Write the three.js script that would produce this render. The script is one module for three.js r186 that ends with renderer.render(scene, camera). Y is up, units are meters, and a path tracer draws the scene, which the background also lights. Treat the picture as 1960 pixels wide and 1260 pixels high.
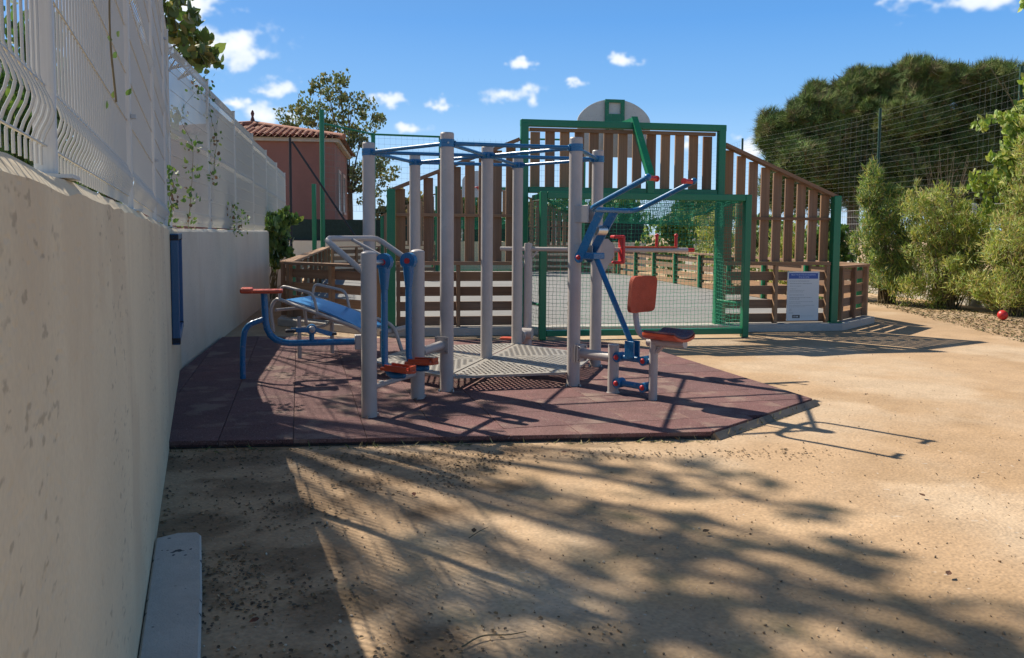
import * as THREE from 'three';
import { mergeGeometries, mergeVertices } from 'three/addons/utils/BufferGeometryUtils.js';
import { RoundedBoxGeometry } from 'three/addons/geometries/RoundedBoxGeometry.js';

// ---------- camera, sky, sun, exposure ----------
const scene = new THREE.Scene();
const camera = new THREE.PerspectiveCamera(2 * Math.atan(699.3 / 1586) * 180 / Math.PI, 1960 / 1398.6, 0.05, 3000);
camera.position.set(0, 1.48, 0);
camera.rotation.set(THREE.MathUtils.degToRad(-4.1), 0, THREE.MathUtils.degToRad(0.4), 'XYZ');
camera.setViewOffset(1960, 1398.6, 0, 138.6, 1960, 1260);
scene.add(camera);
const renderer = new THREE.WebGLRenderer({ antialias: true });
renderer.toneMapping = THREE.LinearToneMapping;
renderer.toneMappingExposure = 1.45;
renderer.shadowMap.enabled = true;

const SUN = new THREE.Vector3(-0.765, 1.0, -0.66).normalize();      // towards the sun
const sun = new THREE.DirectionalLight(new THREE.Color(1.0, 0.9, 0.76), 5);
sun.position.copy(SUN).multiplyScalar(60).add(new THREE.Vector3(0, 0, -12));
sun.target.position.set(0, 0, -12);
sun.castShadow = true; sun.shadow.mapSize.set(4096, 4096); sun.shadow.radius = 1;
Object.assign(sun.shadow.camera, { left: -35, right: 35, top: 35, bottom: -35, near: 1, far: 160 });
scene.add(sun, sun.target);

// ---------- random numbers and noise ----------
function rng(seed) { let a = seed >>> 0; return () => { a = (a + 0x6D2B79F5) | 0; let t = Math.imul(a ^ (a >>> 15), 1 | a); t = (t + Math.imul(t ^ (t >>> 7), 61 | t)) ^ t; return ((t ^ (t >>> 14)) >>> 0) / 4294967296; }; }
const LAT = (() => { const r = rng(77), a = new Float32Array(65536); for (let i = 0; i < 65536; i++) a[i] = r(); return a; })();
function vnoise(x, y, px, py, s) {                                   // value noise that repeats after px by py cells
  const xi = Math.floor(x), yi = Math.floor(y), fx = x - xi, fy = y - yi;
  const x0 = ((xi % px) + px) % px, x1 = (x0 + 1) % px, y0 = ((yi % py) + py) % py, y1 = (y0 + 1) % py;
  const u = fx * fx * (3 - 2 * fx), v = fy * fy * (3 - 2 * fy);
  const h = (i, j) => LAT[(Math.imul(i, 7349) + Math.imul(j, 26717) + s * 9973) & 65535];
  return (h(x0, y0) * (1 - u) + h(x1, y0) * u) * (1 - v) + (h(x0, y1) * (1 - u) + h(x1, y1) * u) * v;
}
function fbm(u, v, px, py, oct, s) { let a = 0, w = 0.5, t = 0; for (let i = 0; i < oct; i++) { a += w * vnoise(u * px, v * py, px, py, s + i); t += w; w *= 0.55; px *= 2; py *= 2; } return a / t; }
const sstep = (a, b, x) => { const t = Math.min(1, Math.max(0, (x - a) / (b - a))); return t * t * (3 - 2 * t); };
const mix = (a, b, t) => a + (b - a) * t, mix3 = (a, b, t) => [mix(a[0], b[0], t), mix(a[1], b[1], t), mix(a[2], b[2], t)];
const enc = (x) => Math.round(255 * (x <= 0.0031308 ? 12.92 * Math.max(0, x) : 1.055 * Math.pow(Math.min(1, x), 1 / 2.4) - 0.055));

// ---------- the sky: clear blue air with small scattered fair-weather clouds ----------
{
  const W = 4096, Hh = 2048, data = new Float32Array(W * Hh * 4), D = 180 / Math.PI;
  const stops = [[0, [0.45, 0.59, 0.72]], [5, [0.28, 0.475, 0.71]], [9, [0.155, 0.35, 0.64]], [14, [0.085, 0.262, 0.585]], [30, [0.033, 0.092, 0.215]], [90, [0.019, 0.05, 0.12]]];  // air above the view kept dark and greyer, which deepens the shade
  const air = (el) => { for (let i = 1; i < stops.length; i++) if (el <= stops[i][0]) return mix3(stops[i - 1][1], stops[i][1], (el - stops[i - 1][0]) / (stops[i][0] - stops[i - 1][0])); return stops[5][1]; };
  const clouds = [[-21.2, 13.9, 2.0, 1.5], [-18.9, 11.5, 3.3, 1.8], [-15.8, 9.2, 1.35, 0.75], [-16.1, 7.5, 1.9, 0.85], [-8.8, 8.9, 1.2, 0.75], [-5.1, 8.5, 0.9, 0.55], [0.6, 9.4, 1.9, 0.8], [7.3, 11.5, 1.1, 0.5], [4.1, 10.1, 0.6, 0.35], [0.6, 11.4, 0.9, 0.42], [29.2, 13.9, 4.2, 1.3], [15.8, 5.5, 1.3, 0.8], [-6.7, 7.0, 1.2, 0.45], [-18.3, 8.2, 1.0, 0.4], [11.9, 6.1, 0.8, 0.5]];
  const r = rng(5);
  for (let i = 0; i < 170; i++) {                                    // the same kind of clouds all round
    const az = r() * 360 - 180, el = 4 + 30 * r() * r() + 10 * r();
    if (Math.abs(az) < 37 && el < 24) continue;
    clouds.push([az, el, 0.8 + 2.4 * r(), 0.4 + 0.9 * r()]);
  }
  for (let j = 0; j < Hh; j++) {
    const el = ((j + 0.5) / Hh - 0.5) * 180, near = clouds.filter((c) => Math.abs(el - c[1]) < 3 * c[3] + 1), blue = el < 0 ? [0.3, 0.26, 0.2] : air(el);
    for (let i = 0; i < W; i++) {
      const lon = (i + 0.5) / W * 360 - 180;                          // u = atan2(z, x) / 2pi + 0.5
      let az = lon + 90; if (az > 180) az -= 360;                     // 0 at -z, growing to +x
      let m = 0, lit = 0, base = blue;
      if (el > 0) { const cs = Math.sin(el / D) * SUN.y + Math.cos(el / D) * (Math.sin(az / D) * SUN.x - Math.cos(az / D) * SUN.z), an = Math.acos(Math.min(1, cs)) * D, gl = 1.2 * Math.exp(-an / 7) + 0.2 * Math.exp(-an / 22); base = [blue[0] + gl, blue[1] + gl * 0.95, blue[2] + gl * 0.86]; }   // brighter air round the sun, out of view, whitens the light in the shade
      if (el > 0) for (const c of near) {
        const dx = (az - c[0]) * Math.cos(el / D) / c[2], dy = (el - c[1]) / c[3];
        if (dx * dx + dy * dy > 6) continue;
        const k = 1.6 / Math.max(0.7, Math.min(c[2], 2));
        const n = fbm((az + 180) / 360 + c[0] * 0.013, el / 180 + c[1] * 0.007, Math.round(360 * k), Math.round(180 * k * 1.4), 6, 3);
        const d = Math.sqrt(dx * dx * 0.8 + (dy < 0 ? dy * dy * 1.7 : dy * dy)) + (n - 0.5) * 2.4;
        const mm = sstep(1.05, 0.25, d);
        if (mm > m) { m = mm; lit = sstep(0.9, -0.9, d); }
      }
      const o = (j * W + i) * 4, cl = mix3([0.54, 0.62, 0.72], [0.84, 0.83, 0.81], lit);
      for (let q = 0; q < 3; q++) data[o + q] = mix(base[q], cl[q], m * 0.97);
      data[o + 3] = 1;
    }
  }
  const t = new THREE.DataTexture(data, W, Hh, THREE.RGBAFormat, THREE.FloatType);
  t.mapping = THREE.EquirectangularReflectionMapping; t.magFilter = THREE.LinearFilter; t.minFilter = THREE.LinearFilter; t.needsUpdate = true;
  scene.background = t; scene.environment = t;
}

// ---------- textures and materials ----------
function tex(n, fn, srgb = true, m = n) {
  const d = new Uint8Array(n * m * 4);
  for (let j = 0; j < m; j++) for (let i = 0; i < n; i++) {
    const c = fn((i + 0.5) / n, (j + 0.5) / m), o = (j * n + i) * 4;
    if (srgb) { d[o] = enc(c[0]); d[o + 1] = enc(c[1]); d[o + 2] = enc(c[2]); } else d[o] = d[o + 1] = d[o + 2] = Math.max(0, Math.min(255, c * 255));
    d[o + 3] = 255;
  }
  const t = new THREE.DataTexture(d, n, m); t.wrapS = t.wrapT = THREE.RepeatWrapping; t.magFilter = THREE.LinearFilter; t.minFilter = THREE.LinearMipmapLinearFilter; t.generateMipmaps = true;
  if (srgb) t.colorSpace = THREE.SRGBColorSpace; t.needsUpdate = true; return t;
}
const rep = (t, x, y = x) => { t.repeat.set(x, y); return t; };
const rgb = (r, g, b) => new THREE.Color().setRGB(r, g, b);
const std = (o) => new THREE.MeshStandardMaterial({ roughness: 0.8, ...o });

const grain = rep(tex(512, (u, v) => fbm(u, v, 96, 96, 3, 40), false), 1 / 0.5);      // half a metre of fine grain
const speckleR = rng(9);
function paint(r, g, b, rough = 0.42, wear = 0.05) {                 // powder-coated steel: slightly uneven colour
  const s = Math.floor(r * 900 + g * 300 + b * 70);
  const m = rep(tex(128, (u, v) => { const n = fbm(u, v, 6, 6, 4, s) - 0.5, k = 1 + n * wear * 3, d = sstep(0.7, 0.78, fbm(u, v, 24, 24, 3, s + 3)) * wear * 6; return mix3([r * k, g * k, b * k], [0.34, 0.31, 0.27], d); }), 2);
  const rm = rep(tex(128, (u, v) => rough * (0.8 + 0.5 * fbm(u, v, 8, 8, 4, s + 9)), false), 1);
  return std({ map: m, roughnessMap: rm, roughness: 1 });
}
const M = {};
M.silver = paint(0.43, 0.39, 0.36, 0.42, 0.06);
M.steel = std({ color: rgb(0.55, 0.55, 0.54), metalness: 0.9, roughness: 0.35 });
M.bolt = std({ color: rgb(0.35, 0.35, 0.35), metalness: 0.85, roughness: 0.4 });
M.blue = paint(0.014, 0.14, 0.31, 0.26, 0.05);
M.red = paint(0.52, 0.075, 0.025, 0.45, 0.06);
M.redgrip = paint(0.5, 0.02, 0.02, 0.4, 0.03);
M.green = paint(0.002, 0.165, 0.07, 0.33, 0.03);
M.darkgreen = paint(0.006, 0.05, 0.028, 0.5, 0.06);
M.white = paint(0.55, 0.56, 0.53, 0.45, 0.06);
M.wire = std({ color: rgb(0.45, 0.46, 0.43), roughness: 0.45 });
M.galv = std({ color: rgb(0.4, 0.41, 0.41), roughness: 0.5, metalness: 0.4 });
M.black = std({ color: rgb(0.02, 0.02, 0.022), roughness: 0.6 });
M.net = std({ color: rgb(0.02, 0.27, 0.16), roughness: 0.8 });
M.netpale = std({ color: rgb(0.03, 0.16, 0.1), roughness: 0.8 });
const WOODS = [[0.27, 0.15, 0.076], [0.2, 0.108, 0.058], [0.325, 0.188, 0.1], [0.235, 0.14, 0.083]];
M.wood = WOODS.map((c, i) => std({
  map: rep(tex(256, (u, v) => { const g = fbm(u, v, 26, 2, 4, 50 + i), f = fbm(u, v, 90, 3, 3, 60 + i), k = 0.62 + 0.5 * g + 0.3 * f, w = sstep(0.5, 0.75, fbm(u, v, 3, 2, 4, 70 + i)) * 0.3; return mix3([c[0] * k, c[1] * k, c[2] * k], [0.26 * k, 0.19 * k, 0.14 * k], w); }), 1 / 0.35, 1 / 1.6),
  bumpMap: rep(tex(256, (u, v) => fbm(u, v, 60, 2, 3, 80 + i), false), 1 / 0.35, 1 / 1.6), bumpScale: 0.002, roughness: 0.85 }));
M.concrete = std({ map: rep(tex(512, (u, v) => { const a = fbm(u, v, 5, 5, 6, 12), b = fbm(u, v, 60, 60, 3, 14), k = 0.72 + 0.38 * a + 0.16 * b; return [0.43 * k, 0.405 * k, 0.365 * k]; }), 1 / 1.7), bumpMap: grain, bumpScale: 0.002, roughness: 0.9 });
M.slab = std({ map: rep(tex(512, (u, v) => { const a = fbm(u, v, 5, 5, 6, 22), b = fbm(u, v, 60, 60, 3, 24), pit = sstep(0.77, 0.8, fbm(u, v, 24, 24, 3, 25)), k = 0.75 + 0.35 * a + 0.14 * b; return mix3([0.5 * k, 0.45 * k, 0.39 * k], [0.08, 0.08, 0.08], pit); }), 1 / 1.2), bumpMap: grain, bumpScale: 0.002, roughness: 0.9 });
M.kerb = std({ map: rep(tex(256, (u, v) => { const k = 0.7 + 0.6 * fbm(u, v, 8, 8, 5, 27); return [0.21 * k, 0.175 * k, 0.13 * k]; }), 1 / 0.8), bumpMap: grain, bumpScale: 0.003, roughness: 0.95 });
M.court = std({ map: rep(tex(512, (u, v) => { const a = fbm(u, v, 4, 4, 6, 32), b = fbm(u, v, 80, 80, 2, 34), k = 0.75 + 0.35 * a + 0.2 * b; return [0.2 * k, 0.2 * k, 0.195 * k]; }), 1 / 3), roughness: 0.9 });
// rubber tiles: dark red crumb with grey and black grains; four tones
M.rubber = [[0.165, 0.075, 0.07], [0.15, 0.074, 0.071], [0.172, 0.085, 0.077], [0.143, 0.068, 0.065]].map((c, i) => std({
  map: rep(tex(512, (u, v) => { const a = fbm(u, v, 6, 6, 4, 90 + i), b = vnoise(u * 200, v * 200, 200, 200, 95 + i), k = 0.7 + 0.5 * a; const q = b > 0.86 ? [0.3, 0.22, 0.2] : b < 0.16 ? [0.03, 0.02, 0.02] : [c[0] * k, c[1] * k, c[2] * k]; return mix3(q, [0.36, 0.28, 0.21], sstep(0.5, 0.74, fbm(u, v, 4, 4, 5, 99 + i)) * 0.38); }), 1),
  bumpMap: grain, bumpScale: 0.003, roughness: 0.92 }));
// painted render wall with pits and old drip marks that run down it
M.render = [[0.74, 0.625, 0.42], [0.72, 0.64, 0.5]].map((w, q) => std({
  map: rep(tex(1024, (u, v) => {
    const a = fbm(u, v, 5, 4, 6, 110), fine = vnoise(u * 420, v * 420, 420, 420, 111), pit = sstep(0.68, 0.78, fbm(u, v, 64, 170, 3, 112)) * sstep(0.45, 0.62, fbm(u, v, 9, 3, 4, 113)), streak = sstep(0.5, 0.85, fbm(u, v, 16, 2, 4, 115)) * 0.25 * sstep(0.4, 0.65, fbm(u, v, 5, 3, 4, 116)), k = 0.84 + 0.2 * a + 0.09 * fine;
    let c = mix3([w[0] * k, w[1] * k, w[2] * k], [0.6, 0.47, 0.3], sstep(0.5, 0.75, fbm(u, v, 7, 4, 5, 118)) * (q ? 0.2 : 0.5));
    c = mix3(c, [0.38, 0.3, 0.2], streak); return mix3(c, [0.26, 0.2, 0.13], pit * (q ? 0.2 : 0.5));
  }), 1 / 3.1, 1 / 3.1),
  bumpMap: rep(tex(512, (u, v) => 0.7 * fbm(u, v, 70, 70, 4, 120) + 0.3 * (1 - sstep(0.64, 0.74, fbm(u, v, 32, 85, 3, 122))), false), 1 / 1.6), bumpScale: 0.004, roughness: 0.92 }));

// ---------- helpers ----------
const used = {};
function numbered(n) { used[n] = (used[n] ?? -1) + 1; return used[n] ? n + '_' + String(used[n]).padStart(3, '0') : n; }
function tag(o, label, category, group) { o.userData = { ...o.userData, label, category }; if (group) o.userData.group = group; return o; }
function thing(name, label, category, [x, y, z] = [0, 0, 0], turn = 0, group) {
  const g = new THREE.Group(); g.name = numbered(name); g.position.set(x, y, z); g.rotation.y = turn; scene.add(g); return tag(g, label, category, group);
}
const V = (x, y, z) => new THREE.Vector3(x, y, z);
function bare(g) { const q = g.index ? g.toNonIndexed() : g; for (const k of Object.keys(q.attributes)) if (!['position', 'normal', 'uv'].includes(k)) q.deleteAttribute(k); return q; }
function part(name, geoms, mat, parent, label) {
  const list = Array.isArray(geoms) ? geoms : [geoms];
  const g = list.length > 1 ? mergeGeometries(list.map(bare)) : list[0];
  const m = new THREE.Mesh(g, mat); m.name = parent === scene ? numbered(name) : name; parent.add(m); if (label) m.userData.label = label; return m;
}
function struct(name, geoms, mat) { const m = part(name, geoms, mat, scene); m.userData.kind = 'structure'; return m; }
function box(w, h, d, x = 0, y = 0, z = 0, ou = 0, ov = 0) {          // uv in metres
  const g = new THREE.BoxGeometry(w, h, d), uv = g.attributes.uv, s = [[d, h], [d, h], [w, d], [w, d], [w, h], [w, h]];
  for (let f = 0; f < 6; f++) for (let k = 0; k < 4; k++) uv.setXY(f * 4 + k, uv.getX(f * 4 + k) * s[f][0] + ou, uv.getY(f * 4 + k) * s[f][1] + ov);
  return g.translate(x, y, z);
}
function rbox(w, h, d, r, x = 0, y = 0, z = 0, seg = 2) { return new RoundedBoxGeometry(w, h, d, seg, Math.min(r, w / 2.01, h / 2.01, d / 2.01)).translate(x, y, z); }
function orient(g, a, b) {                                           // a shape along y from 0..1 length, laid from a to b
  const d = b.clone().sub(a); g.applyQuaternion(new THREE.Quaternion().setFromUnitVectors(V(0, 1, 0), d.clone().normalize())); return g.translate(a.x, a.y, a.z);
}
function bar(a, b, r, r2 = r, seg = 12, open = false) { const L = a.distanceTo(b), g = new THREE.CylinderGeometry(r2, r, L, seg, 1, open).translate(0, L / 2, 0); const uv = g.attributes.uv; for (let i = 0; i < uv.count; i++) uv.setXY(i, uv.getX(i) * 6.28 * r, uv.getY(i) * L); return orient(g, a, b); }
function beam(a, b, w, d, ou = 0, ov = 0) { const L = a.distanceTo(b); return orient(box(w, L, d, 0, L / 2, 0, ou, ov), a, b); }
function pipe(pts, r, bend = 0.08, seg = 10) {                        // bent tube through points with rounded corners and capped ends
  const c = new THREE.CurvePath(); let last = pts[0];
  for (let i = 1; i < pts.length; i++) {
    if (i === pts.length - 1) { c.add(new THREE.LineCurve3(last, pts[i])); break; }
    const p = pts[i], din = p.clone().sub(pts[i - 1]), dout = pts[i + 1].clone().sub(p), k = Math.min(bend, din.length() * 0.48, dout.length() * 0.48);
    const a = p.clone().addScaledVector(din.normalize(), -k), b = p.clone().addScaledVector(dout.normalize(), k);
    c.add(new THREE.LineCurve3(last, a)); c.add(new THREE.QuadraticBezierCurve3(a, p, b)); last = b;
  }
  const n = Math.max(12, Math.round((pts.length - 1) * 9)), L = c.getLength();
  const g = new THREE.TubeGeometry(c, n, r, seg, false), uv = g.attributes.uv; for (let i = 0; i < uv.count; i++) uv.setXY(i, uv.getX(i) * L, uv.getY(i) * 6.28 * r);
  const cap = (p) => new THREE.SphereGeometry(r, seg, 6).translate(p.x, p.y, p.z);
  return mergeGeometries([bare(g), bare(cap(pts[0])), bare(cap(pts[pts.length - 1]))]);
}
function disc(c, dir, r, t, seg = 16) { return bar(c.clone().addScaledVector(dir, -t / 2), c.clone().addScaledVector(dir, t / 2), r, r, seg); }
function slabShape(pts, h, bevel = 0) {                               // flat polygon in x,z raised by h; pts in order
  const s = new THREE.Shape(pts.map(([x, z]) => new THREE.Vector2(x, -z)));
  const g = new THREE.ExtrudeGeometry(s, { depth: h - bevel, bevelEnabled: bevel > 0, bevelSize: bevel, bevelOffset: -bevel, bevelThickness: bevel, bevelSegments: 1, curveSegments: 4 });
  return g.rotateX(-Math.PI / 2);
}
function dup(root, label, place) { const c = root.clone(); c.name = numbered(root.name.replace(/_\d{3}$/, '')); c.userData = { ...root.userData, label }; scene.add(c); place?.(c); return c; }
// leaves scattered through lumps: one InstancedMesh
const tmpM = new THREE.Matrix4(), tmpQ = new THREE.Quaternion(), tmpE = new THREE.Euler(), tmpC = new THREE.Color();
function leaves(name, parent, geo, mat, lumps, cols, seed, o = {}) {
  const r = rng(seed), list = [];
  for (const L of lumps) {
    const n = L.n;
    for (let i = 0; i < n; i++) {
      let x, y, z, d; do { x = 2 * r() - 1; y = 2 * r() - 1; z = 2 * r() - 1; d = x * x + y * y + z * z; } while (d > 1 || d < 1e-3);
      d = Math.sqrt(d); const s = Math.pow(d, o.shell ?? 0.55) / d; x *= s; y *= s; z *= s;
      list.push([L.c[0] + x * L.r[0], L.c[1] + y * L.r[1], L.c[2] + z * L.r[2], x, y, z]);
    }
  }
  const im = new THREE.InstancedMesh(geo, mat, list.length);
  list.forEach((p, i) => {
    const sc = (o.size ?? 1) * (0.65 + 0.7 * r());
    if (o.up) { const dir = V(p[3] * 0.8 + (r() - 0.5) * 1.1, p[4] * 0.6 + o.up + (r() - 0.5) * 0.9, p[5] * 0.8 + (r() - 0.5) * 1.1).normalize(); tmpQ.setFromUnitVectors(V(0, 1, 0), dir); tmpQ.multiply(new THREE.Quaternion().setFromAxisAngle(V(0, 1, 0), r() * 6.28)); }
    else tmpQ.setFromEuler(tmpE.set((r() - 0.5) * 2.4 + (o.droop ?? 0), r() * 6.28, (r() - 0.5) * 2.4));
    tmpM.compose(V(p[0], p[1], p[2]), tmpQ, V(sc, sc, sc)); im.setMatrixAt(i, tmpM);
    const c = cols[Math.floor(r() * cols.length)], k = 0.75 + 0.5 * r(); im.setColorAt(i, tmpC.setRGB(c[0] * k, c[1] * k, c[2] * k));
  });
  im.name = name; parent.add(im); im.userData.kind = 'stuff'; return im;
}
function leafGeo(pts, bendUp = 0.15) {                                // outline in x,y folded a little along the mid rib; pts: right half from base to tip
  const pos = [], L = pts.length;
  for (const s of [1, -1]) for (let i = 0; i < L - 1; i++) {
    const [x0, y0] = pts[i], [x1, y1] = pts[i + 1], a = [0, y0, 0], b = [0, y1, 0], c = [s * x0, y0, bendUp * x0], d = [s * x1, y1, bendUp * x1];
    const tri = s > 0 ? [[a, c, d], [a, d, b]] : [[a, d, c], [a, b, d]]; for (const t of tri) { const flat = t[0].join() === t[1].join() || t[1].join() === t[2].join() || t[0].join() === t[2].join(); if (!flat) pos.push(...t.flat()); }
  }
  const g = new THREE.BufferGeometry(); g.setAttribute('position', new THREE.Float32BufferAttribute(pos, 3)); g.setAttribute('uv', new THREE.Float32BufferAttribute(new Float32Array(pos.length / 3 * 2), 2)); g.computeVertexNormals(); return g;
}
const LEAF = {
  broad: leafGeo([[0, -0.02], [0.035, 0.0], [0.05, 0.03], [0.036, 0.07], [0.014, 0.095], [0, 0.115]]),
  oval: leafGeo([[0, 0], [0.022, 0.02], [0.026, 0.045], [0, 0.085]]),
  blade: leafGeo([[0, 0], [0.009, 0.03], [0.007, 0.08], [0, 0.15]]),
  chip: leafGeo([[0, 0], [0.011, 0.008], [0.009, 0.022], [0, 0.032]], 0.4),
};
function clumpy(lumps, seed, n = 18, size = 0.33) {                     // break lumps into small uneven clumps with gaps between them
  const r = rng(seed); return lumps.flatMap((L) => { const o = [{ c: L.c, r: L.r.map((q) => q * 0.64), n: Math.round(L.n * 0.28) }]; for (let k = 0; k < n; k++) { const a = r() * 6.28, e = Math.asin(2 * r() - 1), d = 0.6 + 0.5 * r(), s = size * (0.45 + 0.9 * r()); o.push({ c: [L.c[0] + Math.cos(a) * Math.cos(e) * L.r[0] * d, L.c[1] + Math.sin(e) * L.r[1] * d, L.c[2] + Math.sin(a) * Math.cos(e) * L.r[2] * d], r: L.r.map((q) => q * s), n: Math.round(L.n * 0.72 / n * (0.3 + 1.4 * r())) }); } return o; });
}
const leafMat = (t = 0.35) => new THREE.MeshPhysicalMaterial({ color: 0xffffff, roughness: 0.75, transmission: t, thickness: 0, side: THREE.DoubleSide });
M.leaf = leafMat(0.5); M.leafDull = std({ color: rgb(1, 1, 1), roughness: 0.85, side: THREE.DoubleSide });
M.bark = std({ map: rep(tex(256, (u, v) => { const k = 0.55 + 0.8 * fbm(u, v, 14, 3, 5, 130); return [0.13 * k, 0.1 * k, 0.075 * k]; }), 1 / 0.6), roughness: 0.95 });
M.stem = std({ color: rgb(0.16, 0.13, 0.07), roughness: 0.9 });
function limb(pts, r0, r1, seg = 7) {                                 // tapered branch through points
  const c = new THREE.CatmullRomCurve3(pts), n = pts.length * 4, out = []; let a = c.getPoint(0);
  for (let i = 1; i <= n; i++) { const b = c.getPoint(i / n); out.push(bare(bar(a, b, mix(r0, r1, (i - 1) / n), mix(r0, r1, i / n), seg, true))); a = b; }
  return mergeGeometries(out);
}

// ---------- ground: compacted sandy soil ----------
M.soil = std({
  map: rep(tex(2048, (u, v) => {
    const a = fbm(u, v, 7, 7, 5, 140), b = fbm(u, v, 40, 40, 3, 141), f = vnoise(u * 700, v * 700, 700, 700, 142), g = vnoise(u * 1000, v * 1000, 1000, 1000, 143), s = vnoise(u * 640, v * 640, 640, 640, 144);
    let k = 0.7 + 0.26 * b + 0.26 * f + 0.14 * g;
    let c = mix3([0.475 * k, 0.322 * k, 0.185 * k], [0.535 * k, 0.4 * k, 0.262 * k], sstep(0.42, 0.7, a));
    c = mix3(c, [0.385 * k, 0.25 * k, 0.13 * k], sstep(0.5, 0.72, fbm(u, v, 11, 11, 4, 146)) * 0.6);
    const gate = sstep(0.35, 0.62, fbm(u, v, 13, 13, 4, 145));
    c = mix3(c, [0.13, 0.095, 0.06], sstep(0.93 - 0.03 * gate, 0.97 - 0.02 * gate, s) * 0.3);
    return mix3(c, [0.62, 0.55, 0.46], sstep(0.955, 0.98, vnoise(u * 330, v * 330, 330, 330, 147)) * 0.7);
  }), 1 / 9.3),
  bumpMap: rep(tex(1024, (u, v) => 0.35 * fbm(u, v, 30, 30, 4, 150) + 0.65 * vnoise(u * 500, v * 500, 500, 500, 151), false), 1 / 5.1), bumpScale: 0.004, roughness: 0.95 });
M.soil.map.wrapS = M.soil.map.wrapT = THREE.MirroredRepeatWrapping;
const groundH = (x, z) => 0.02 * (fbm((x + 40) / 80, (z + 40) / 80, 60, 60, 4, 160) - 0.5);
{
  const line = (a, b, step, far) => { const o = []; for (let v = a; v <= b; v += step) o.push(v); let d = step; while (o[0] > -far) { d *= 1.5; o.unshift(o[0] - d); } d = step; while (o[o.length - 1] < far) { d *= 1.5; o.push(o[o.length - 1] + d); } return o; };
  const xs = line(-4.5, 4, 0.06, 500), zs = line(-8, 0.2, 0.06, 500), pos = [], uv = [], idx = [], col = [];
  // dark patches of old leaf mould that lie by the wall and along the edge of the rubber tiles
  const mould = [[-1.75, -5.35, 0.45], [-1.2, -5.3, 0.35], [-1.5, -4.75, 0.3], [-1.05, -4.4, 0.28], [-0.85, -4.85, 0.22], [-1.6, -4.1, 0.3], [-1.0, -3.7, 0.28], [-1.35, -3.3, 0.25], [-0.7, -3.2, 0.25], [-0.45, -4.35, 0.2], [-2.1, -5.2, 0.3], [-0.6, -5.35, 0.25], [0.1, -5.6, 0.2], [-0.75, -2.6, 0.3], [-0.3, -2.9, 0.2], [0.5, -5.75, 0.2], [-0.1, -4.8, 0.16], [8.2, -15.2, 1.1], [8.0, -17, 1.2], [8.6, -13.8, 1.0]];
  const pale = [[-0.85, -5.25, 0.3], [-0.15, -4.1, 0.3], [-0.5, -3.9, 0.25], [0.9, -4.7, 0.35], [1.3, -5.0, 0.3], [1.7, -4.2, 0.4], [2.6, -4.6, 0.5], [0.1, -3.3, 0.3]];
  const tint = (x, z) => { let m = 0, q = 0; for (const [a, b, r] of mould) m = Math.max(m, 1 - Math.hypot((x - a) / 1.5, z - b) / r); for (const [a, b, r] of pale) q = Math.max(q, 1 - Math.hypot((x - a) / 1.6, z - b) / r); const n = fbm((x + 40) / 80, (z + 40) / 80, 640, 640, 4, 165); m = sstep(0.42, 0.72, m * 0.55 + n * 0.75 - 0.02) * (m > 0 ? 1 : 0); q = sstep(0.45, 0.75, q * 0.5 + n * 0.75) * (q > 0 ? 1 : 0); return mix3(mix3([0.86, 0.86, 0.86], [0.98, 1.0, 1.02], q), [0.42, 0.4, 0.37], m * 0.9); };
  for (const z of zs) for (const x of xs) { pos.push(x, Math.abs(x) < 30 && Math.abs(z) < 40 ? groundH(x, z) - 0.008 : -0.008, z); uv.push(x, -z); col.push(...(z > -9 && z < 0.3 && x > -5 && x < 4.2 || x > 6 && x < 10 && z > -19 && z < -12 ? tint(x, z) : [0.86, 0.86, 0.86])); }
  const nx = xs.length; for (let j = 0; j < zs.length - 1; j++) for (let i = 0; i < nx - 1; i++) { const a = j * nx + i; idx.push(a, a + nx, a + 1, a + 1, a + nx, a + nx + 1); }
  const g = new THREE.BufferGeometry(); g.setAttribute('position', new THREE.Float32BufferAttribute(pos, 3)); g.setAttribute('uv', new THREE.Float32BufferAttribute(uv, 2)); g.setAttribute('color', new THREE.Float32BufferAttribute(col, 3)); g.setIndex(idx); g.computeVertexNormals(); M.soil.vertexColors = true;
  struct('ground', g, M.soil);
}

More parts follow.
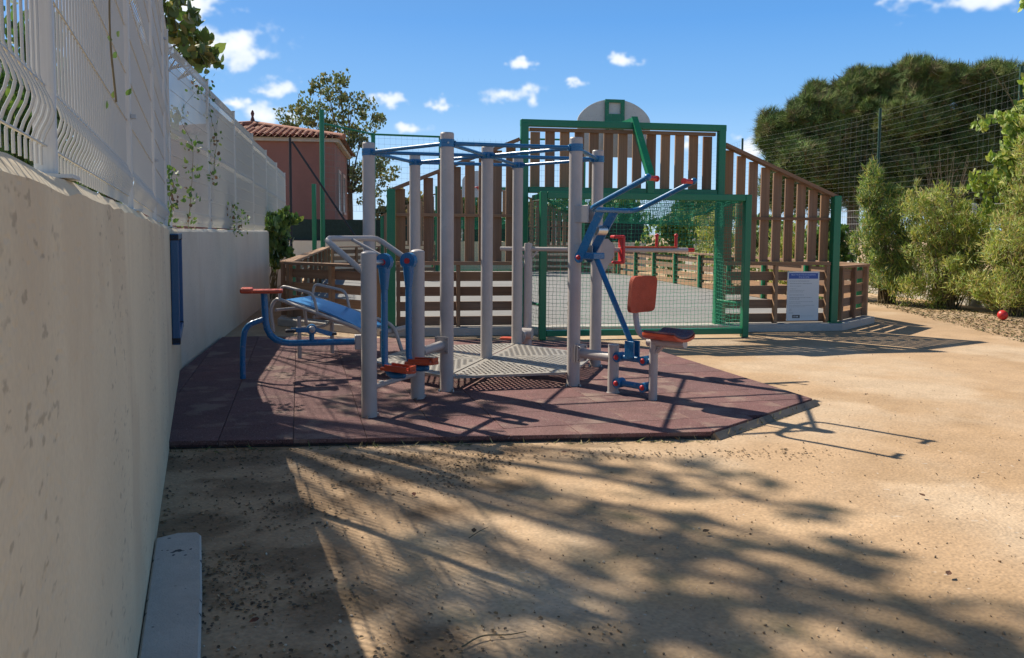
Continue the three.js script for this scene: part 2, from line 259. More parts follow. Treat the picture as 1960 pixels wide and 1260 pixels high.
// ---------- rubber safety surface: half-metre tiles cut to the outline, with a concrete edging ----------
const PAD = [[-2.37, -5.57], [1.46, -5.97], [2.66, -7.24], [1.78, -10.35], [1.2, -11.0], [-3.98, -11.4], [-3.42, -8.45]];
{
  const pad = thing('rubber_safety_surface', 'dark red rubber tile surface under the fitness machines', 'safety surface', [0, 0, 0]);
  const inside = (P, poly) => { let c = false; for (let i = 0, j = poly.length - 1; i < poly.length; j = i++) if ((poly[i][1] > P[1]) !== (poly[j][1] > P[1]) && P[0] < (poly[j][0] - poly[i][0]) * (P[1] - poly[i][1]) / (poly[j][1] - poly[i][1]) + poly[i][0]) c = !c; return c; };
  let area = 0; PAD.forEach((p, i) => { const q = PAD[(i + 1) % PAD.length]; area += p[0] * q[1] - q[0] * p[1]; });
  const sgn = Math.sign(area);
  const clip = (poly) => {                                            // against every edge (the outline is convex)
    for (let i = 0; i < PAD.length; i++) {
      const a = PAD[i], b = PAD[(i + 1) % PAD.length], s = (p) => sgn * ((b[0] - a[0]) * (p[1] - a[1]) - (b[1] - a[1]) * (p[0] - a[0])), out = [];
      for (let k = 0; k < poly.length; k++) { const p = poly[k], q = poly[(k + 1) % poly.length], sp = s(p), sq = s(q); if (sp >= 0) out.push(p); if (sp * sq < 0) { const t = sp / (sp - sq); out.push([p[0] + (q[0] - p[0]) * t, p[1] + (q[1] - p[1]) * t]); } }
      poly = out; if (poly.length < 3) return null;
    }
    return poly;
  };
  const c = Math.cos(0.2513), s = Math.sin(0.2513), T = 0.5, r = rng(31), at = (a, b) => [0.055 + a * c + b * s, -7.606 - a * s + b * c];
  for (let i = -10; i < 8; i++) for (let j = -9; j < 6; j++) {
    const e = 0.002, q = clip([at(i * T + e, j * T + e), at((i + 1) * T - e, j * T + e), at((i + 1) * T - e, (j + 1) * T - e), at(i * T + e, (j + 1) * T - e)]);
    if (!q) continue; const pts = q.filter((p, k) => { const n = q[(k + 1) % q.length]; return Math.hypot(n[0] - p[0], n[1] - p[1]) > 0.012; });
    let ar = 0; pts.forEach((p, k) => { const n = pts[(k + 1) % pts.length]; ar += p[0] * n[1] - n[0] * p[1]; });
    if (pts.length < 3 || Math.abs(ar) < 0.012) continue;
    const g = slabShape(ar < 0 ? pts : pts.slice().reverse(), 0.04 + (r() - 0.5) * 0.003, 0.0025);
    part('rubber_tile', g, M.rubber[Math.floor(r() * 4)], pad).position.y = 0.004;
  }
  part('base_layer', slabShape(PAD.slice().reverse().map(([x, z]) => [x, z]), 0.02), M.black, pad).position.y = -0.004;
  const edge = (i, w, h) => { const a = PAD[i], b = PAD[(i + 1) % PAD.length], L = Math.hypot(b[0] - a[0], b[1] - a[1]), n = Math.max(1, Math.round(L / 1.0)); const nx = -(b[1] - a[1]) / L * sgn, nz = (b[0] - a[0]) / L * sgn;
    for (let k = 0; k < n; k++) { const t0 = (k + 0.004) / n, t1 = (k + 0.996) / n, p = V(mix(a[0], b[0], t0) - nx * w * 0.52, h / 2 - 0.03, mix(a[1], b[1], t0) - nz * w * 0.52), q = V(mix(a[0], b[0], t1) - nx * w * 0.52, h / 2 - 0.03, mix(a[1], b[1], t1) - nz * w * 0.52); part('edging_kerb', beam(p, q, w, h, k * 1.7, k), M.kerb, pad); } };
  edge(1, 0.065, 0.056); edge(2, 0.05, 0.05); edge(3, 0.05, 0.05);
}

// ---------- the boundary wall along the left, with its mesh fence ----------
const WALL1 = [V(1.33, 0, 4.2), V(-3.42, 0, -8.46)], WALL2 = [V(-3.56, 0, -8.95), V(-5.22, 0, -17.8)];
const wdir = WALL1[1].clone().sub(WALL1[0]).normalize(), wdir2 = WALL2[1].clone().sub(WALL2[0]).normalize();
const wn = V(-wdir.z, 0, wdir.x).normalize(), wn2 = V(-wdir2.z, 0, wdir2.x).normalize();   // towards the path
const wallTop = (z) => z > -9 ? mix(1.585, 1.505, sstep(-1, -9, z)) : 1.505;
function sweepWall(name, pts, thick, top, mat, label) {
  const strips = [[], [], [], []], uvs = [[], [], [], []]; let s = 0; const st = [];
  for (let i = 0; i < pts.length; i++) { if (i) s += pts[i].distanceTo(pts[i - 1]); const d = pts[Math.min(i + 1, pts.length - 1)].clone().sub(pts[Math.max(i - 1, 0)]).normalize(), n = V(-d.z, 0, d.x); const j = (fbm(s / 64, 0.3, 64 * 5, 4, 3, 170) - 0.5) * 0.016, h = top(pts[i].z) + j, c = 0.022 + 0.02 * fbm(s / 64, 0.7, 64 * 7, 4, 2, 172); st.push({ s, P: [pts[i].clone().setY(-0.05), pts[i].clone().setY(h - c), pts[i].clone().addScaledVector(n, -c * 0.8).setY(h), pts[i].clone().addScaledVector(n, -thick).setY(h), pts[i].clone().addScaledVector(n, -thick).setY(-0.05)] }); }
  const vv = [0, 1.55, 1.58, 1.8, 3.4];
  for (let i = 0; i < st.length - 1; i++) for (let k = 0; k < 4; k++) { const a = st[i].P[k], b = st[i + 1].P[k], c = st[i + 1].P[k + 1], d = st[i].P[k + 1]; for (const p of [a, b, c, a, c, d]) strips[k].push(p.x, p.y, p.z); const s0 = st[i].s, s1 = st[i + 1].s; uvs[k].push(s0, vv[k], s1, vv[k], s1, vv[k + 1], s0, vv[k], s1, vv[k + 1], s0, vv[k + 1]); }
  const gs = strips.map((q, k) => { let g = new THREE.BufferGeometry(); g.setAttribute('position', new THREE.Float32BufferAttribute(q, 3)); g.setAttribute('uv', new THREE.Float32BufferAttribute(uvs[k], 2)); g = mergeVertices(g, 1e-4); g.computeVertexNormals(); return g; });
  const cap = (q, flip) => { const g = new THREE.BufferGeometry(), P = q.P, t = flip ? [0, 4, 3, 0, 3, 2, 0, 2, 1] : [0, 3, 4, 0, 2, 3, 0, 1, 2]; g.setAttribute('position', new THREE.Float32BufferAttribute(t.flatMap((k) => P[k].toArray()), 3)); g.setAttribute('uv', new THREE.Float32BufferAttribute(t.flatMap((k) => [P[k].x + P[k].z, P[k].y]), 2)); g.computeVertexNormals(); return g; };
  const m = part(name, [...gs, cap(st[0], true), cap(st[st.length - 1], false)], mat, scene); return tag(m, label, 'wall');
}
{
  const pts = []; for (let i = 0; i <= 110; i++) pts.push(WALL1[0].clone().lerp(WALL1[1], i / 110));
  const bendC = V(-3.48, 0, -8.64); for (let i = 1; i < 6; i++) { const t = i / 6; pts.push(WALL1[1].clone().multiplyScalar((1 - t) * (1 - t)).add(bendC.clone().multiplyScalar(2 * t * (1 - t))).add(WALL2[0].clone().multiplyScalar(t * t))); }
  for (let i = 0; i <= 60; i++) pts.push(WALL2[0].clone().lerp(WALL2[1], i / 60));
  sweepWall('boundary_wall', pts.slice(0, 114), 0.22, wallTop, M.render[0], 'cream rendered wall close beside the path carrying the blue noticeboard');
  sweepWall('boundary_wall', pts.slice(113), 0.22, wallTop, M.render[1], 'greyer rendered wall running on behind the blue exercise bike');
  const far = []; for (let i = 0; i <= 20; i++) far.push(V(mix(-5.62, -6.9, i / 20), 0, mix(-18.1, -25.5, i / 20)));
  sweepWall('boundary_wall', far, 0.2, (z) => mix(1.32, 1.1, (z + 18) / -7.5), M.render[1], 'lower pale wall set back beyond the bush at the end of the fence');
}
{
  const fence = thing('mesh_fence', 'white welded mesh fence on top of the cream wall', 'fence', [-2, 1.5, -6]);
  const F = fence.position, Hf = 1.96, prof = [[0, 0], [0.035, 0.0], [0.06, 0.008], [0.085, 0.02], [0.105, 0.025], [0.125, 0.02], [0.15, 0.008], [0.175, 0], [0.93, 0], [0.965, 0.01], [1.0, 0.025], [1.035, 0.01], [1.07, 0], [1.76, 0], [1.795, 0.02], [1.81, 0.03], [1.825, 0.02], [1.86, 0], [Hf, 0]];
  const wireGeo = (out, rw) => { const gs = []; for (let i = 0; i < prof.length - 1; i++) { const a = out.clone().multiplyScalar(prof[i][1]).setY(prof[i][0]), b = out.clone().multiplyScalar(prof[i + 1][1]).setY(prof[i + 1][0]); gs.push(bare(bar(a, b, rw, rw, 5, true))); } return mergeGeometries(gs); };
  const panel = (a, b, out, single, hs = 1) => {
    const d = b.clone().sub(a), L = Math.hypot(d.x, d.z), n = Math.floor((L - 0.05) / 0.052), wg = wireGeo(out, single ? 0.003 : out === wn2 ? 0.0043 : 0.0034), gs = [];
    const rodAt = [0.04, 0.16, 0.36, 0.56, 0.76, 0.94, 1.06, 1.26, 1.46, 1.66, 1.75, 1.87].map((h) => h * hs), rods = rodAt.map((h) => bar(a.clone().setY(a.y + h).addScaledVector(out, 0.005), b.clone().setY(b.y + h).addScaledVector(out, 0.005), 0.0028, 0.0028, 5, true));
    if (single) {
      const mp = part('mesh_panel', rods, M.wire, fence);
      for (let i = 0; i <= n; i++) part('wire', wg, M.wire, mp).position.copy(a.clone().lerp(b, (i + 0.5) / (n + 1)));
    } else { for (let i = 0; i <= n; i++) { const p = a.clone().lerp(b, (i + 0.5) / (n + 1)); gs.push(wg.clone().scale(1, hs, 1).translate(p.x, p.y, p.z)); } part('mesh_panel', [...gs, ...rods.map(bare)], M.wire, fence); }
  };
  const post = (p, out, h) => { const turn = Math.atan2(out.x, out.z), g = mergeGeometries([bare(rbox(0.03, h, 0.042, 0.008)), bare(box(0.036, 0.012, 0.048, 0, h / 2 + 0.006, 0)), bare(box(0.11, 0.008, 0.11, 0, -h / 2 + 0.01, 0))]).rotateY(turn).translate(p.x, p.y + h / 2, p.z); part('post', g, M.white, fence); for (const k of [-1, 1]) part('clip', box(0.03, 0.018, 0.02).rotateY(turn).translate(p.x + out.x * 0.03, p.y + h * (0.5 + 0.3 * k), p.z + out.z * 0.03), M.bolt, fence); };
  const on1 = (z) => { const t = (z - WALL1[0].z) / (WALL1[1].z - WALL1[0].z), p = WALL1[0].clone().lerp(WALL1[1], t).addScaledVector(wn, -0.062); return p.setY(wallTop(z) - 0.005).sub(F); };
  const on2 = (k) => { const p = WALL2[0].clone().addScaledVector(wdir2, k).addScaledVector(wn2, -0.09); return p.setY(mix(1.51, 1.44, k / 16)).sub(F); };
  const z1 = [2.02, 0.15, -1.72, -3.62, -5.5, -7.35], posts = z1.map(on1), all = posts.map((p) => [p, wn]);
  for (let k = 0; k < 7; k++) all.push([on2(-0.15 + 2.4 * k), wn2]);
  all.forEach(([p, o], i) => { const hs = i > 6 ? mix(1, 0.8, (i - 6) / 6) : 1; post(p, o, 2.05 * hs); if (i) { const q = all[i - 1][0]; panel(q.clone().lerp(p, 0.012).add(V(0, 0.03, 0)), p.clone().lerp(q, 0.012).add(V(0, 0.03, 0)), o, i === 2, i > 6 ? mix(1, 0.8, (i - 6.5) / 6) : 1); } });
  const e0 = V(-5.72, 1.32, -18.3).sub(F), e1 = V(-6.35, 1.25, -21.9).sub(F), e2 = V(-6.98, 1.15, -25.5).sub(F);
  for (const [a, b] of [[e0, e1], [e1, e2]]) panel(a, b, wn2, false, 0.8); for (const p of [e0, e1, e2]) post(p, wn2, 1.62);
}

// ---------- the ball court ----------
const CT = 0.1627, CO = V(1.66, 0, -12.5), ct = (x, y, z) => V(CO.x + x * Math.cos(CT) + z * Math.sin(CT), y, CO.z - x * Math.sin(CT) + z * Math.cos(CT));
const LEN = 17.6, OUT = [[-3.45, 0], [3.45, 0], [4.62, -0.98], [4.62, -15.6], [3.45, -LEN], [-3.45, -LEN], [-5.25, -15.9], [-5.1, -1.62]];
{
  const grow = OUT.map(([x, z]) => { const cx = 0, cz = -8.8, L = Math.hypot(x - cx, z - cz); return [x + (x - cx) / L * 0.2, z + (z - cz) / L * 0.2]; });
  const s = struct('court_base', slabShape(grow.slice().reverse(), 0.11, 0.012), M.concrete); s.position.copy(CO); s.rotation.y = CT;
  const f = struct('court_floor', slabShape(OUT.map(([x, z]) => [x * 0.985, -8.8 + (z + 8.8) * 0.985]).reverse(), 0.116), M.court); f.position.copy(CO); f.rotation.y = CT;
}
const wr = rng(61), wood = () => M.wood[Math.floor(wr() * 4)];
function plank(name, parent, a, b, w, d, turn = 0) {                    // a board from a to b; w wide, d thick
  const m = part(name, beam(a, b, w, d, wr() * 3, wr() * 5), wood(), parent); return m;
}
function fronton(label, place, turn) {                                  // front wall of the court: goal mouth below, boards above, sloped wings
  const t = thing('wooden_fronton', label, 'sports wall', place.toArray(), turn, 'end walls of the ball court');
  const B = 0.1;
  for (const x of [-3.45, 3.45]) part('post', rbox(0.12, 2.0, 0.12, 0.012, x, B + 1.0, 0.02), M.green, t);
  for (const x of [-1.52, 1.52]) part('post', rbox(0.115, 3.0, 0.115, 0.02, x, B + 1.5, 0.03), M.green, t);
  part('top_beam', rbox(3.16, 0.1, 0.11, 0.012, 0, 3.09, 0.03), M.green, t);
  part('crossbar', rbox(2.92, 0.09, 0.09, 0.012, 0, 2.12, 0.03), M.green, t);
  plank('rail', t, V(-1.44, 3.005, -0.03), V(1.44, 3.005, -0.03), 0.05, 0.07);
  for (let i = 0; i < 13; i++) { const x = -1.34 + i * 0.2233; plank('plank', t, V(x, 2.17, -0.075 + 0.004 * wr()), V(x, 3.0 + (i === 0 || i === 12 ? -0.025 : 0), -0.075), 0.142, 0.032); }
  for (const s of [-1, 1]) {
    const hTop = (x) => mix(2.83, 2.08, (x - 1.6) / 1.82);
    plank('sloped_cap', t, V(s * 1.59, hTop(1.59) + 0.02, -0.02), V(s * 3.5, hTop(3.5) + 0.02, -0.02), 0.05, 0.15);
    plank('rail', t, V(s * 1.59, 1.04, -0.03), V(s * 3.38, 1.04, -0.03), 0.05, 0.16);
    plank('rail', t, V(s * 1.59, 1.74, -0.04), V(s * 3.38, 1.74, -0.04), 0.045, 0.05);
    for (let i = 0; i < 9; i++) { const x = 1.7 + i * 0.202; plank('plank', t, V(s * x, 1.068, -0.085), V(s * x, hTop(x) - 0.012, -0.085), 0.14, 0.032); }
    for (let k = 0; k < 4; k++) plank('board', t, V(s * 1.59, 0.19 + 0.218 * k, -0.06), V(s * 3.38, 0.19 + 0.218 * k, -0.06), 0.135, 0.034);
    for (const x of [1.62, 2.48, 3.35]) plank('stud', t, V(s * x, 0.112, 0.0), V(s * x, 1.012, 0.0), 0.055, 0.075);
    part('foot_plate', box(0.2, 0.012, 0.2, s * 3.45, 0.122, 0.04), M.green, t);
  }
  return t;
}
fronton('tall wooden end wall with green frame nearest the fitness machines', ct(0, 0, 0), CT);
fronton('distant wooden end wall seen through the slats of the nearer one', ct(0, 0, -LEN), CT + Math.PI);
function barrier(a, b, label, n) {                                      // waist-high wooden barrier from a to b (court coordinates)
  const A = ct(a[0], 0, a[1]), Bq = ct(b[0], 0, b[1]), L = A.distanceTo(Bq), turn = Math.atan2(-(Bq.z - A.z), Bq.x - A.x);
  const t = thing('wooden_barrier', label, 'barrier', A.toArray(), turn, 'low barriers round the ball court');
  for (let k = 0; k < 4; k++) plank('board', t, V(0.07, 0.19 + 0.213 * k, 0), V(L - 0.07, 0.19 + 0.213 * k, 0), 0.135, 0.034);
  plank('cap', t, V(0.03, 0.985, 0), V(L - 0.03, 0.985, 0), 0.04, 0.2);
  for (let i = 0; i <= n; i++) { const x = mix(0.1, L - 0.1, i / n), g = i === 0 || i === n; for (const s of n > 3 ? [-1, 1] : [1]) plank('stud', t, V(x, 0.13, s * 0.055), V(x, 0.962, s * 0.055), 0.075, 0.07); if (n > 3 || g) part('post', rbox(0.07, 0.82, 0.07, 0.008, x + (g ? (i ? 0.055 : -0.055) : 0.075), 0.53, 0.06 * (n > 3 ? 1 : -1)), M.green, t); }
  return t;
}
barrier([3.53, -0.06], [4.6, -0.96], 'short angled barrier beside the white notice sign', 2);
barrier([-5.06, -1.6], [-3.53, -0.07], 'angled barrier behind the blue sit-up bench', 2);
barrier([4.62, -15.55], [4.62, -1.05], 'long sunlit side barrier seen through the goal net', 8);
barrier([-5.1, -1.7], [-5.25, -15.8], 'long side barrier running back beside the cream wall', 8);
barrier([-5.2, -15.95], [-3.53, -LEN + 0.05], 'far angled barrier below the tall green poles', 2);
barrier([3.5, -LEN + 0.05], [4.58, -15.65], 'far angled barrier at the end of the sunlit side', 2);

function netGrid(P00, P10, P01, P11, nu, nv, r, sag, seed) {            // net between four corners, hanging a little
  const q = rng(seed), gs = [], jit = []; for (let j = 0; j <= nv; j++) for (let i = 0; i <= nu; i++) jit.push(q() - 0.5, q() - 0.5);
  const at = (i, j) => { const u = i / nu, v = j / nv, o = (j * (nu + 1) + i) * 2, p = P00.clone().lerp(P10, u).lerp(P01.clone().lerp(P11, u), v); p.y -= sag * 4 * u * (1 - u) * (sag > 0.05 ? 4 * v * (1 - v) : 1) ; p.x += jit[o] * 0.012; p.y += jit[o + 1] * 0.012; return p; };
  for (let j = 0; j <= nv; j++) for (let i = 0; i <= nu; i++) { if (i < nu) gs.push(bare(bar(at(i, j), at(i + 1, j), r, r, 3, true))); if (j < nv) gs.push(bare(bar(at(i, j), at(i, j + 1), r, r, 3, true))); }
  return mergeGeometries(gs);
}
function goal(label, place, turn) {
  const t = thing('goal', label, 'goal', place.toArray(), turn, 'goals of the ball court'), cx = 0.12, d = 0.78, e = 0.0475;
  for (const s of [-1, 1]) {
    part('post', rbox(0.095, 2.06, 0.095, 0.01, cx + s * 1.5, 1.03, d), M.green, t);
    part('side_bar', rbox(0.08, 0.08, d - 0.12, 0.008, cx + s * 1.5 - s * 0.01, 2.0, (d + 0.04) / 2), M.green, t);
    part('side_brace', bar(V(s * 1.5, 0.48, 0.1), V(cx + s * 1.5, 0.48, d - e), 0.022), M.green, t);
  }
  part('top_bar', rbox(2.9, 0.095, 0.095, 0.01, cx, 2.012, d), M.green, t);
  part('bottom_bar', rbox(2.9, 0.085, 0.085, 0.01, cx, 0.09, d), M.green, t);
  const nets = [netGrid(V(cx - 1.45, 0.14, d - 0.05), V(cx + 1.45, 0.14, d - 0.05), V(cx - 1.45, 1.95, d - 0.05), V(cx + 1.45, 1.95, d - 0.05), 54, 34, 0.0026, 0.03, 4), netGrid(V(cx - 1.44, 1.95, d - 0.07), V(cx + 1.44, 1.95, d - 0.07), V(cx - 1.44, 2.0, 0.1), V(cx + 1.44, 2.0, 0.1), 84, 22, 0.003, 0.34, 6)];
  for (const s of [-1, 1]) nets.push(netGrid(V(cx + s * 1.46, 0.14, d - 0.06), V(s * 1.47, 0.14, 0.1), V(cx + s * 1.46, 1.94, d - 0.06), V(s * 1.47, 1.94, 0.1), 12, 34, 0.0022, 0.02, 8 + s));
  nets.push(netGrid(V(cx - 1.44, 1.66, d - 0.035), V(cx + 1.44, 1.6, d - 0.035), V(cx - 1.44, 1.965, d - 0.03), V(cx + 1.44, 1.965, d - 0.03), 96, 13, 0.0032, 0.1, 11));
  const nm = part('net', nets, M.net, t); nm.userData.kind = 'stuff';
  return t;
}
goal('green goal with netting built into the nearer wooden wall', ct(0, 0, 0), CT);
goal('far green goal glimpsed between the brown slats', ct(0, 0, -LEN), CT + Math.PI);
function backboard(label, place, turn) {
  const t = thing('basketball_backboard', label, 'backboard', place.toArray(), turn, 'basketball boards of the court'), cx = 0.12;
  const s = new THREE.Shape(); s.moveTo(-0.6, 2.72); s.lineTo(0.6, 2.72); s.lineTo(0.6, 3.3); s.bezierCurveTo(0.58, 3.42, 0.36, 3.635, 0, 3.635); s.bezierCurveTo(-0.36, 3.635, -0.58, 3.42, -0.6, 3.3); s.closePath();
  part('board', new THREE.ExtrudeGeometry(s, { depth: 0.022, bevelEnabled: true, bevelSize: 0.004, bevelThickness: 0.004, bevelSegments: 1, curveSegments: 20 }).translate(cx, 0, -0.99), M.white, t);
  part('mount_plate', [box(0.06, 0.42, 0.03, cx - 0.13, 3.42, -0.94), box(0.06, 0.42, 0.03, cx + 0.13, 3.42, -0.94), box(0.2, 0.05, 0.03, cx, 3.605, -0.94), box(0.2, 0.2, 0.03, cx, 3.3, -0.94)], M.green, t);
  for (const k of [-1, 1]) part('strut', box(0.05, 0.75, 0.05, cx + k * 0.12, 2.82, -0.935), M.green, t);
  part('arm', [beam(V(cx + 0.03, 2.06, 0.78), V(cx + 0.03, 2.34, 0.78), 0.09, 0.09), beam(V(cx + 0.03, 2.3, 0.8), V(cx + 0.03, 3.2, -0.02), 0.092, 0.1), beam(V(cx + 0.03, 3.17, 0.02), V(cx, 3.17, -0.925), 0.085, 0.094)], M.green, t);
  part('hoop', new THREE.TorusGeometry(0.225, 0.011, 8, 32).rotateX(Math.PI / 2).translate(cx, 3.05, -1.24), M.redgrip, t);
  part('hoop_bracket', box(0.16, 0.1, 0.06, cx, 3.05, -1.02), M.redgrip, t);
  return t;
}
backboard('white basketball board with green bracket above the nearer wooden wall', ct(0, 0, 0), CT);
backboard('small distant basketball board seen between wooden slats', ct(0, 0, -LEN), CT + Math.PI);

{ // notice sign fixed to the right wing
  const c = document.createElement('canvas'); c.width = 512; c.height = 740; const g = c.getContext('2d');
  g.fillStyle = '#cfd3d2'; g.fillRect(0, 0, 512, 740); g.fillStyle = '#1d4f9c'; g.fillRect(20, 22, 472, 86);
  const r = rng(71); const words = (x, y, w, h, col, gap = 5) => { g.fillStyle = col; let p = x; while (p < x + w) { const l = 6 + r() * 26; for (let k = 0; k < l; k += 5) g.fillRect(p + k, y + r() * h * 0.3, 3, h * (0.5 + 0.5 * r())); p += l + gap + 3; } };
  words(60, 38, 390, 20, '#b9c9e2'); words(180, 72, 150, 18, '#b9c9e2');
  let y = 138; for (const [w, dy, col] of [[330, 36, '#5d6a68'], [350, 40, '#5d6a68'], [180, 40, '#7b8785'], [110, 24, '#7b8785'], [240, 24, '#7b8785'], [210, 46, '#7b8785'], [230, 40, '#6c7775'], [360, 22, '#5d6a68'], [140, 40, '#5d6a68'], [370, 22, '#7b8785'], [160, 34, '#7b8785'], [380, 22, '#8a9592'], [260, 34, '#8a9592'], [40, 24, '#6c7775'], [44, 34, '#6c7775'], [70, 30, '#55605e']]) { words(40, y, w, 10, col, 4); y += dy; }
  g.fillStyle = '#2a2d2c'; g.fillRect(90, 656, 124, 48); g.fillStyle = '#cfd3d2'; g.font = 'bold 38px sans-serif'; g.fillRect(104, 668, 8, 26); g.beginPath(); g.arc(136, 680, 13, 0, 7); g.fill(); g.fillRect(160, 668, 10, 26); g.fillRect(178, 668, 10, 26); g.fillRect(160, 677, 28, 8); g.fillStyle = '#2a2d2c'; g.beginPath(); g.arc(136, 680, 7, 0, 7); g.fill();
  words(230, 662, 200, 7, '#9aa5a3', 4); words(230, 682, 190, 7, '#9aa5a3', 4);
  const tx = new THREE.CanvasTexture(c); tx.colorSpace = THREE.SRGBColorSpace;
  const p = ct(2.92, 0.535, 0.05), t = thing('notice_sign', 'white rules sign with blue header on the wooden wall', 'sign', p.toArray(), CT);
  part('panel', box(0.535, 0.77, 0.006), std({ color: rgb(0.62, 0.65, 0.65), roughness: 0.4 }), t);
  part('print', new THREE.PlaneGeometry(0.531, 0.766).translate(0, 0, 0.0045), std({ map: tx, roughness: 0.4 }), t);
  for (const [sx, sy] of [[-1, -1], [1, -1], [-1, 1], [1, 1]]) part('screw', disc(V(sx * 0.25, sy * 0.37, 0.006), V(0, 0, 1), 0.006, 0.004, 8), M.bolt, t);
}

// ---------- the six-sided climbing frame ----------
const PY = 0.044, HC = V(-0.265, PY, -8.65), HR = 1.215, hexA = (k) => (45.5 + 60 * k) * Math.PI / 180;
const hexP = [0, 1, 2, 3, 4, 5].map((k) => V(HC.x + HR * Math.cos(hexA(k)), PY, HC.z + HR * Math.sin(hexA(k))));   // 0 front, 1 front left, 2 left, 3 back left, 4 back right, 5 right
{
  const t = thing('pull_up_station', 'six-sided pull-up frame of grey posts with blue overhead bars and grating floor', 'pull-up frame', HC.toArray());
  const P = hexP.map((p) => p.clone().sub(HC)), C = V(0, 0, 0), top = 2.318, by = 2.235;
  const postGeo = mergeGeometries([bare(new THREE.CylinderGeometry(0.062, 0.062, top, 32).translate(0, top / 2, 0)), bare(new THREE.CylinderGeometry(0.056, 0.063, 0.012, 32).translate(0, top + 0.006, 0))]);
  { const uv = postGeo.attributes.uv; for (let i = 0; i < uv.count; i++) uv.setXY(i, uv.getX(i) * 0.4, uv.getY(i) * 2.3); }
  for (const p of [...P, C]) {
    const m = part('post', postGeo, M.silver, t); m.position.copy(p); m.rotation.y = p.x * 3;
    const cm = part('collar', [new THREE.CylinderGeometry(0.067, 0.067, 0.068, 32, 1, true), new THREE.RingGeometry(0.06, 0.067, 32).rotateX(-Math.PI / 2).translate(0, 0.034, 0), new THREE.RingGeometry(0.06, 0.067, 32).rotateX(Math.PI / 2).translate(0, -0.034, 0)], M.blue, m); cm.position.y = by;
    const d = p.lengthSq() > 0.01 ? p.clone().normalize().applyAxisAngle(V(0, 1, 0), 0.5 - m.rotation.y) : V(0, 0, 1).applyAxisAngle(V(0, 1, 0), -m.rotation.y); part('bolt', disc(d.clone().multiplyScalar(0.069).setY(by), d, 0.009, 0.012, 8), M.bolt, m);
  }
  for (const p of P) for (const s of [0.6, 2.7, 4.8]) part('anchor_bolt', new THREE.CylinderGeometry(0.009, 0.012, 0.022, 8).translate(p.x + Math.cos(s) * 0.074, 0.01, p.z + Math.sin(s) * 0.074), M.bolt, t);
  const span = (a, b) => { const d = b.clone().sub(a).setY(0).normalize(), A = a.clone().addScaledVector(d, 0.062).setY(by), Bq = b.clone().addScaledVector(d, -0.062).setY(by); const g = bar(A, Bq, 0.0185, 0.0185, 14); part('bar', [g, box(0.05, 0.05, 0.008).rotateY(Math.atan2(d.x, d.z)).translate(A.x + d.x * 0.012, by, A.z + d.z * 0.012), box(0.05, 0.05, 0.008).rotateY(Math.atan2(d.x, d.z)).translate(Bq.x - d.x * 0.012, by, Bq.z - d.z * 0.012)], M.blue, t); };
  for (let k = 0; k < 6; k++) { span(P[k], P[(k + 1) % 6]); span(C, P[k]); }
  // grating floor: six perforated triangles with folded rims
  M.grate = std({ color: rgb(0.36, 0.335, 0.29), roughness: 0.5, metalness: 0.25 });
  const R = HR, tri = new THREE.Shape(), cc = Math.cos(Math.PI / 6), inset = 0.012; // local: apex at origin, base along +x side
  const ap = [0.02, 0], b0 = [R * cc, -R * 0.5 + inset], b1 = [R * cc, R * 0.5 - inset];
  tri.moveTo(...ap); tri.lineTo(...b0); tri.lineTo(...b1); tri.closePath();
  const px = 0.08, pz = 0.045;
  for (let i = 0; i < 14; i++) for (let j = -16; j <= 16; j++) {
    const x = 0.06 + i * px + (j & 1 ? px / 2 : 0), z = j * pz, hw = 0.03, hh = 0.0135;
    if (x + hw > R * cc - 0.035) continue; if (Math.abs(z) + hh > (x - hw) * Math.tan(Math.PI / 6) - 0.035) continue;
    const h = new THREE.Path(); h.moveTo(x - hw, z); h.lineTo(x - hw * 0.6, z + hh); h.lineTo(x + hw * 0.6, z + hh); h.lineTo(x + hw, z); h.lineTo(x + hw * 0.6, z - hh); h.lineTo(x - hw * 0.6, z - hh); h.closePath(); tri.holes.push(h);
  }
  const pg = new THREE.ExtrudeGeometry(tri, { depth: 0.005, bevelEnabled: false }).rotateX(-Math.PI / 2);
  for (let k = 0; k < 6; k++) {
    const g = part('grating_panel', pg, M.grate, t); g.position.y = 0.125; g.rotation.y = -(hexA(k) + Math.PI / 6);
    part('rim', [box(0.006, 0.016, R - 0.15, R * cc - 0.008, -0.0095, 0), box(R * 0.86, 0.018, 0.006).rotateY(Math.PI / 6).translate(R * cc * 0.5 + 0.04, -0.011, -R * 0.25 + 0.02)], M.grate, g);
  }
}
// machines stand on the lines that run out from the frame's posts: local x points away from the frame
const spoke = (k) => ({ at: hexP[k].toArray(), turn: -hexA(k) });

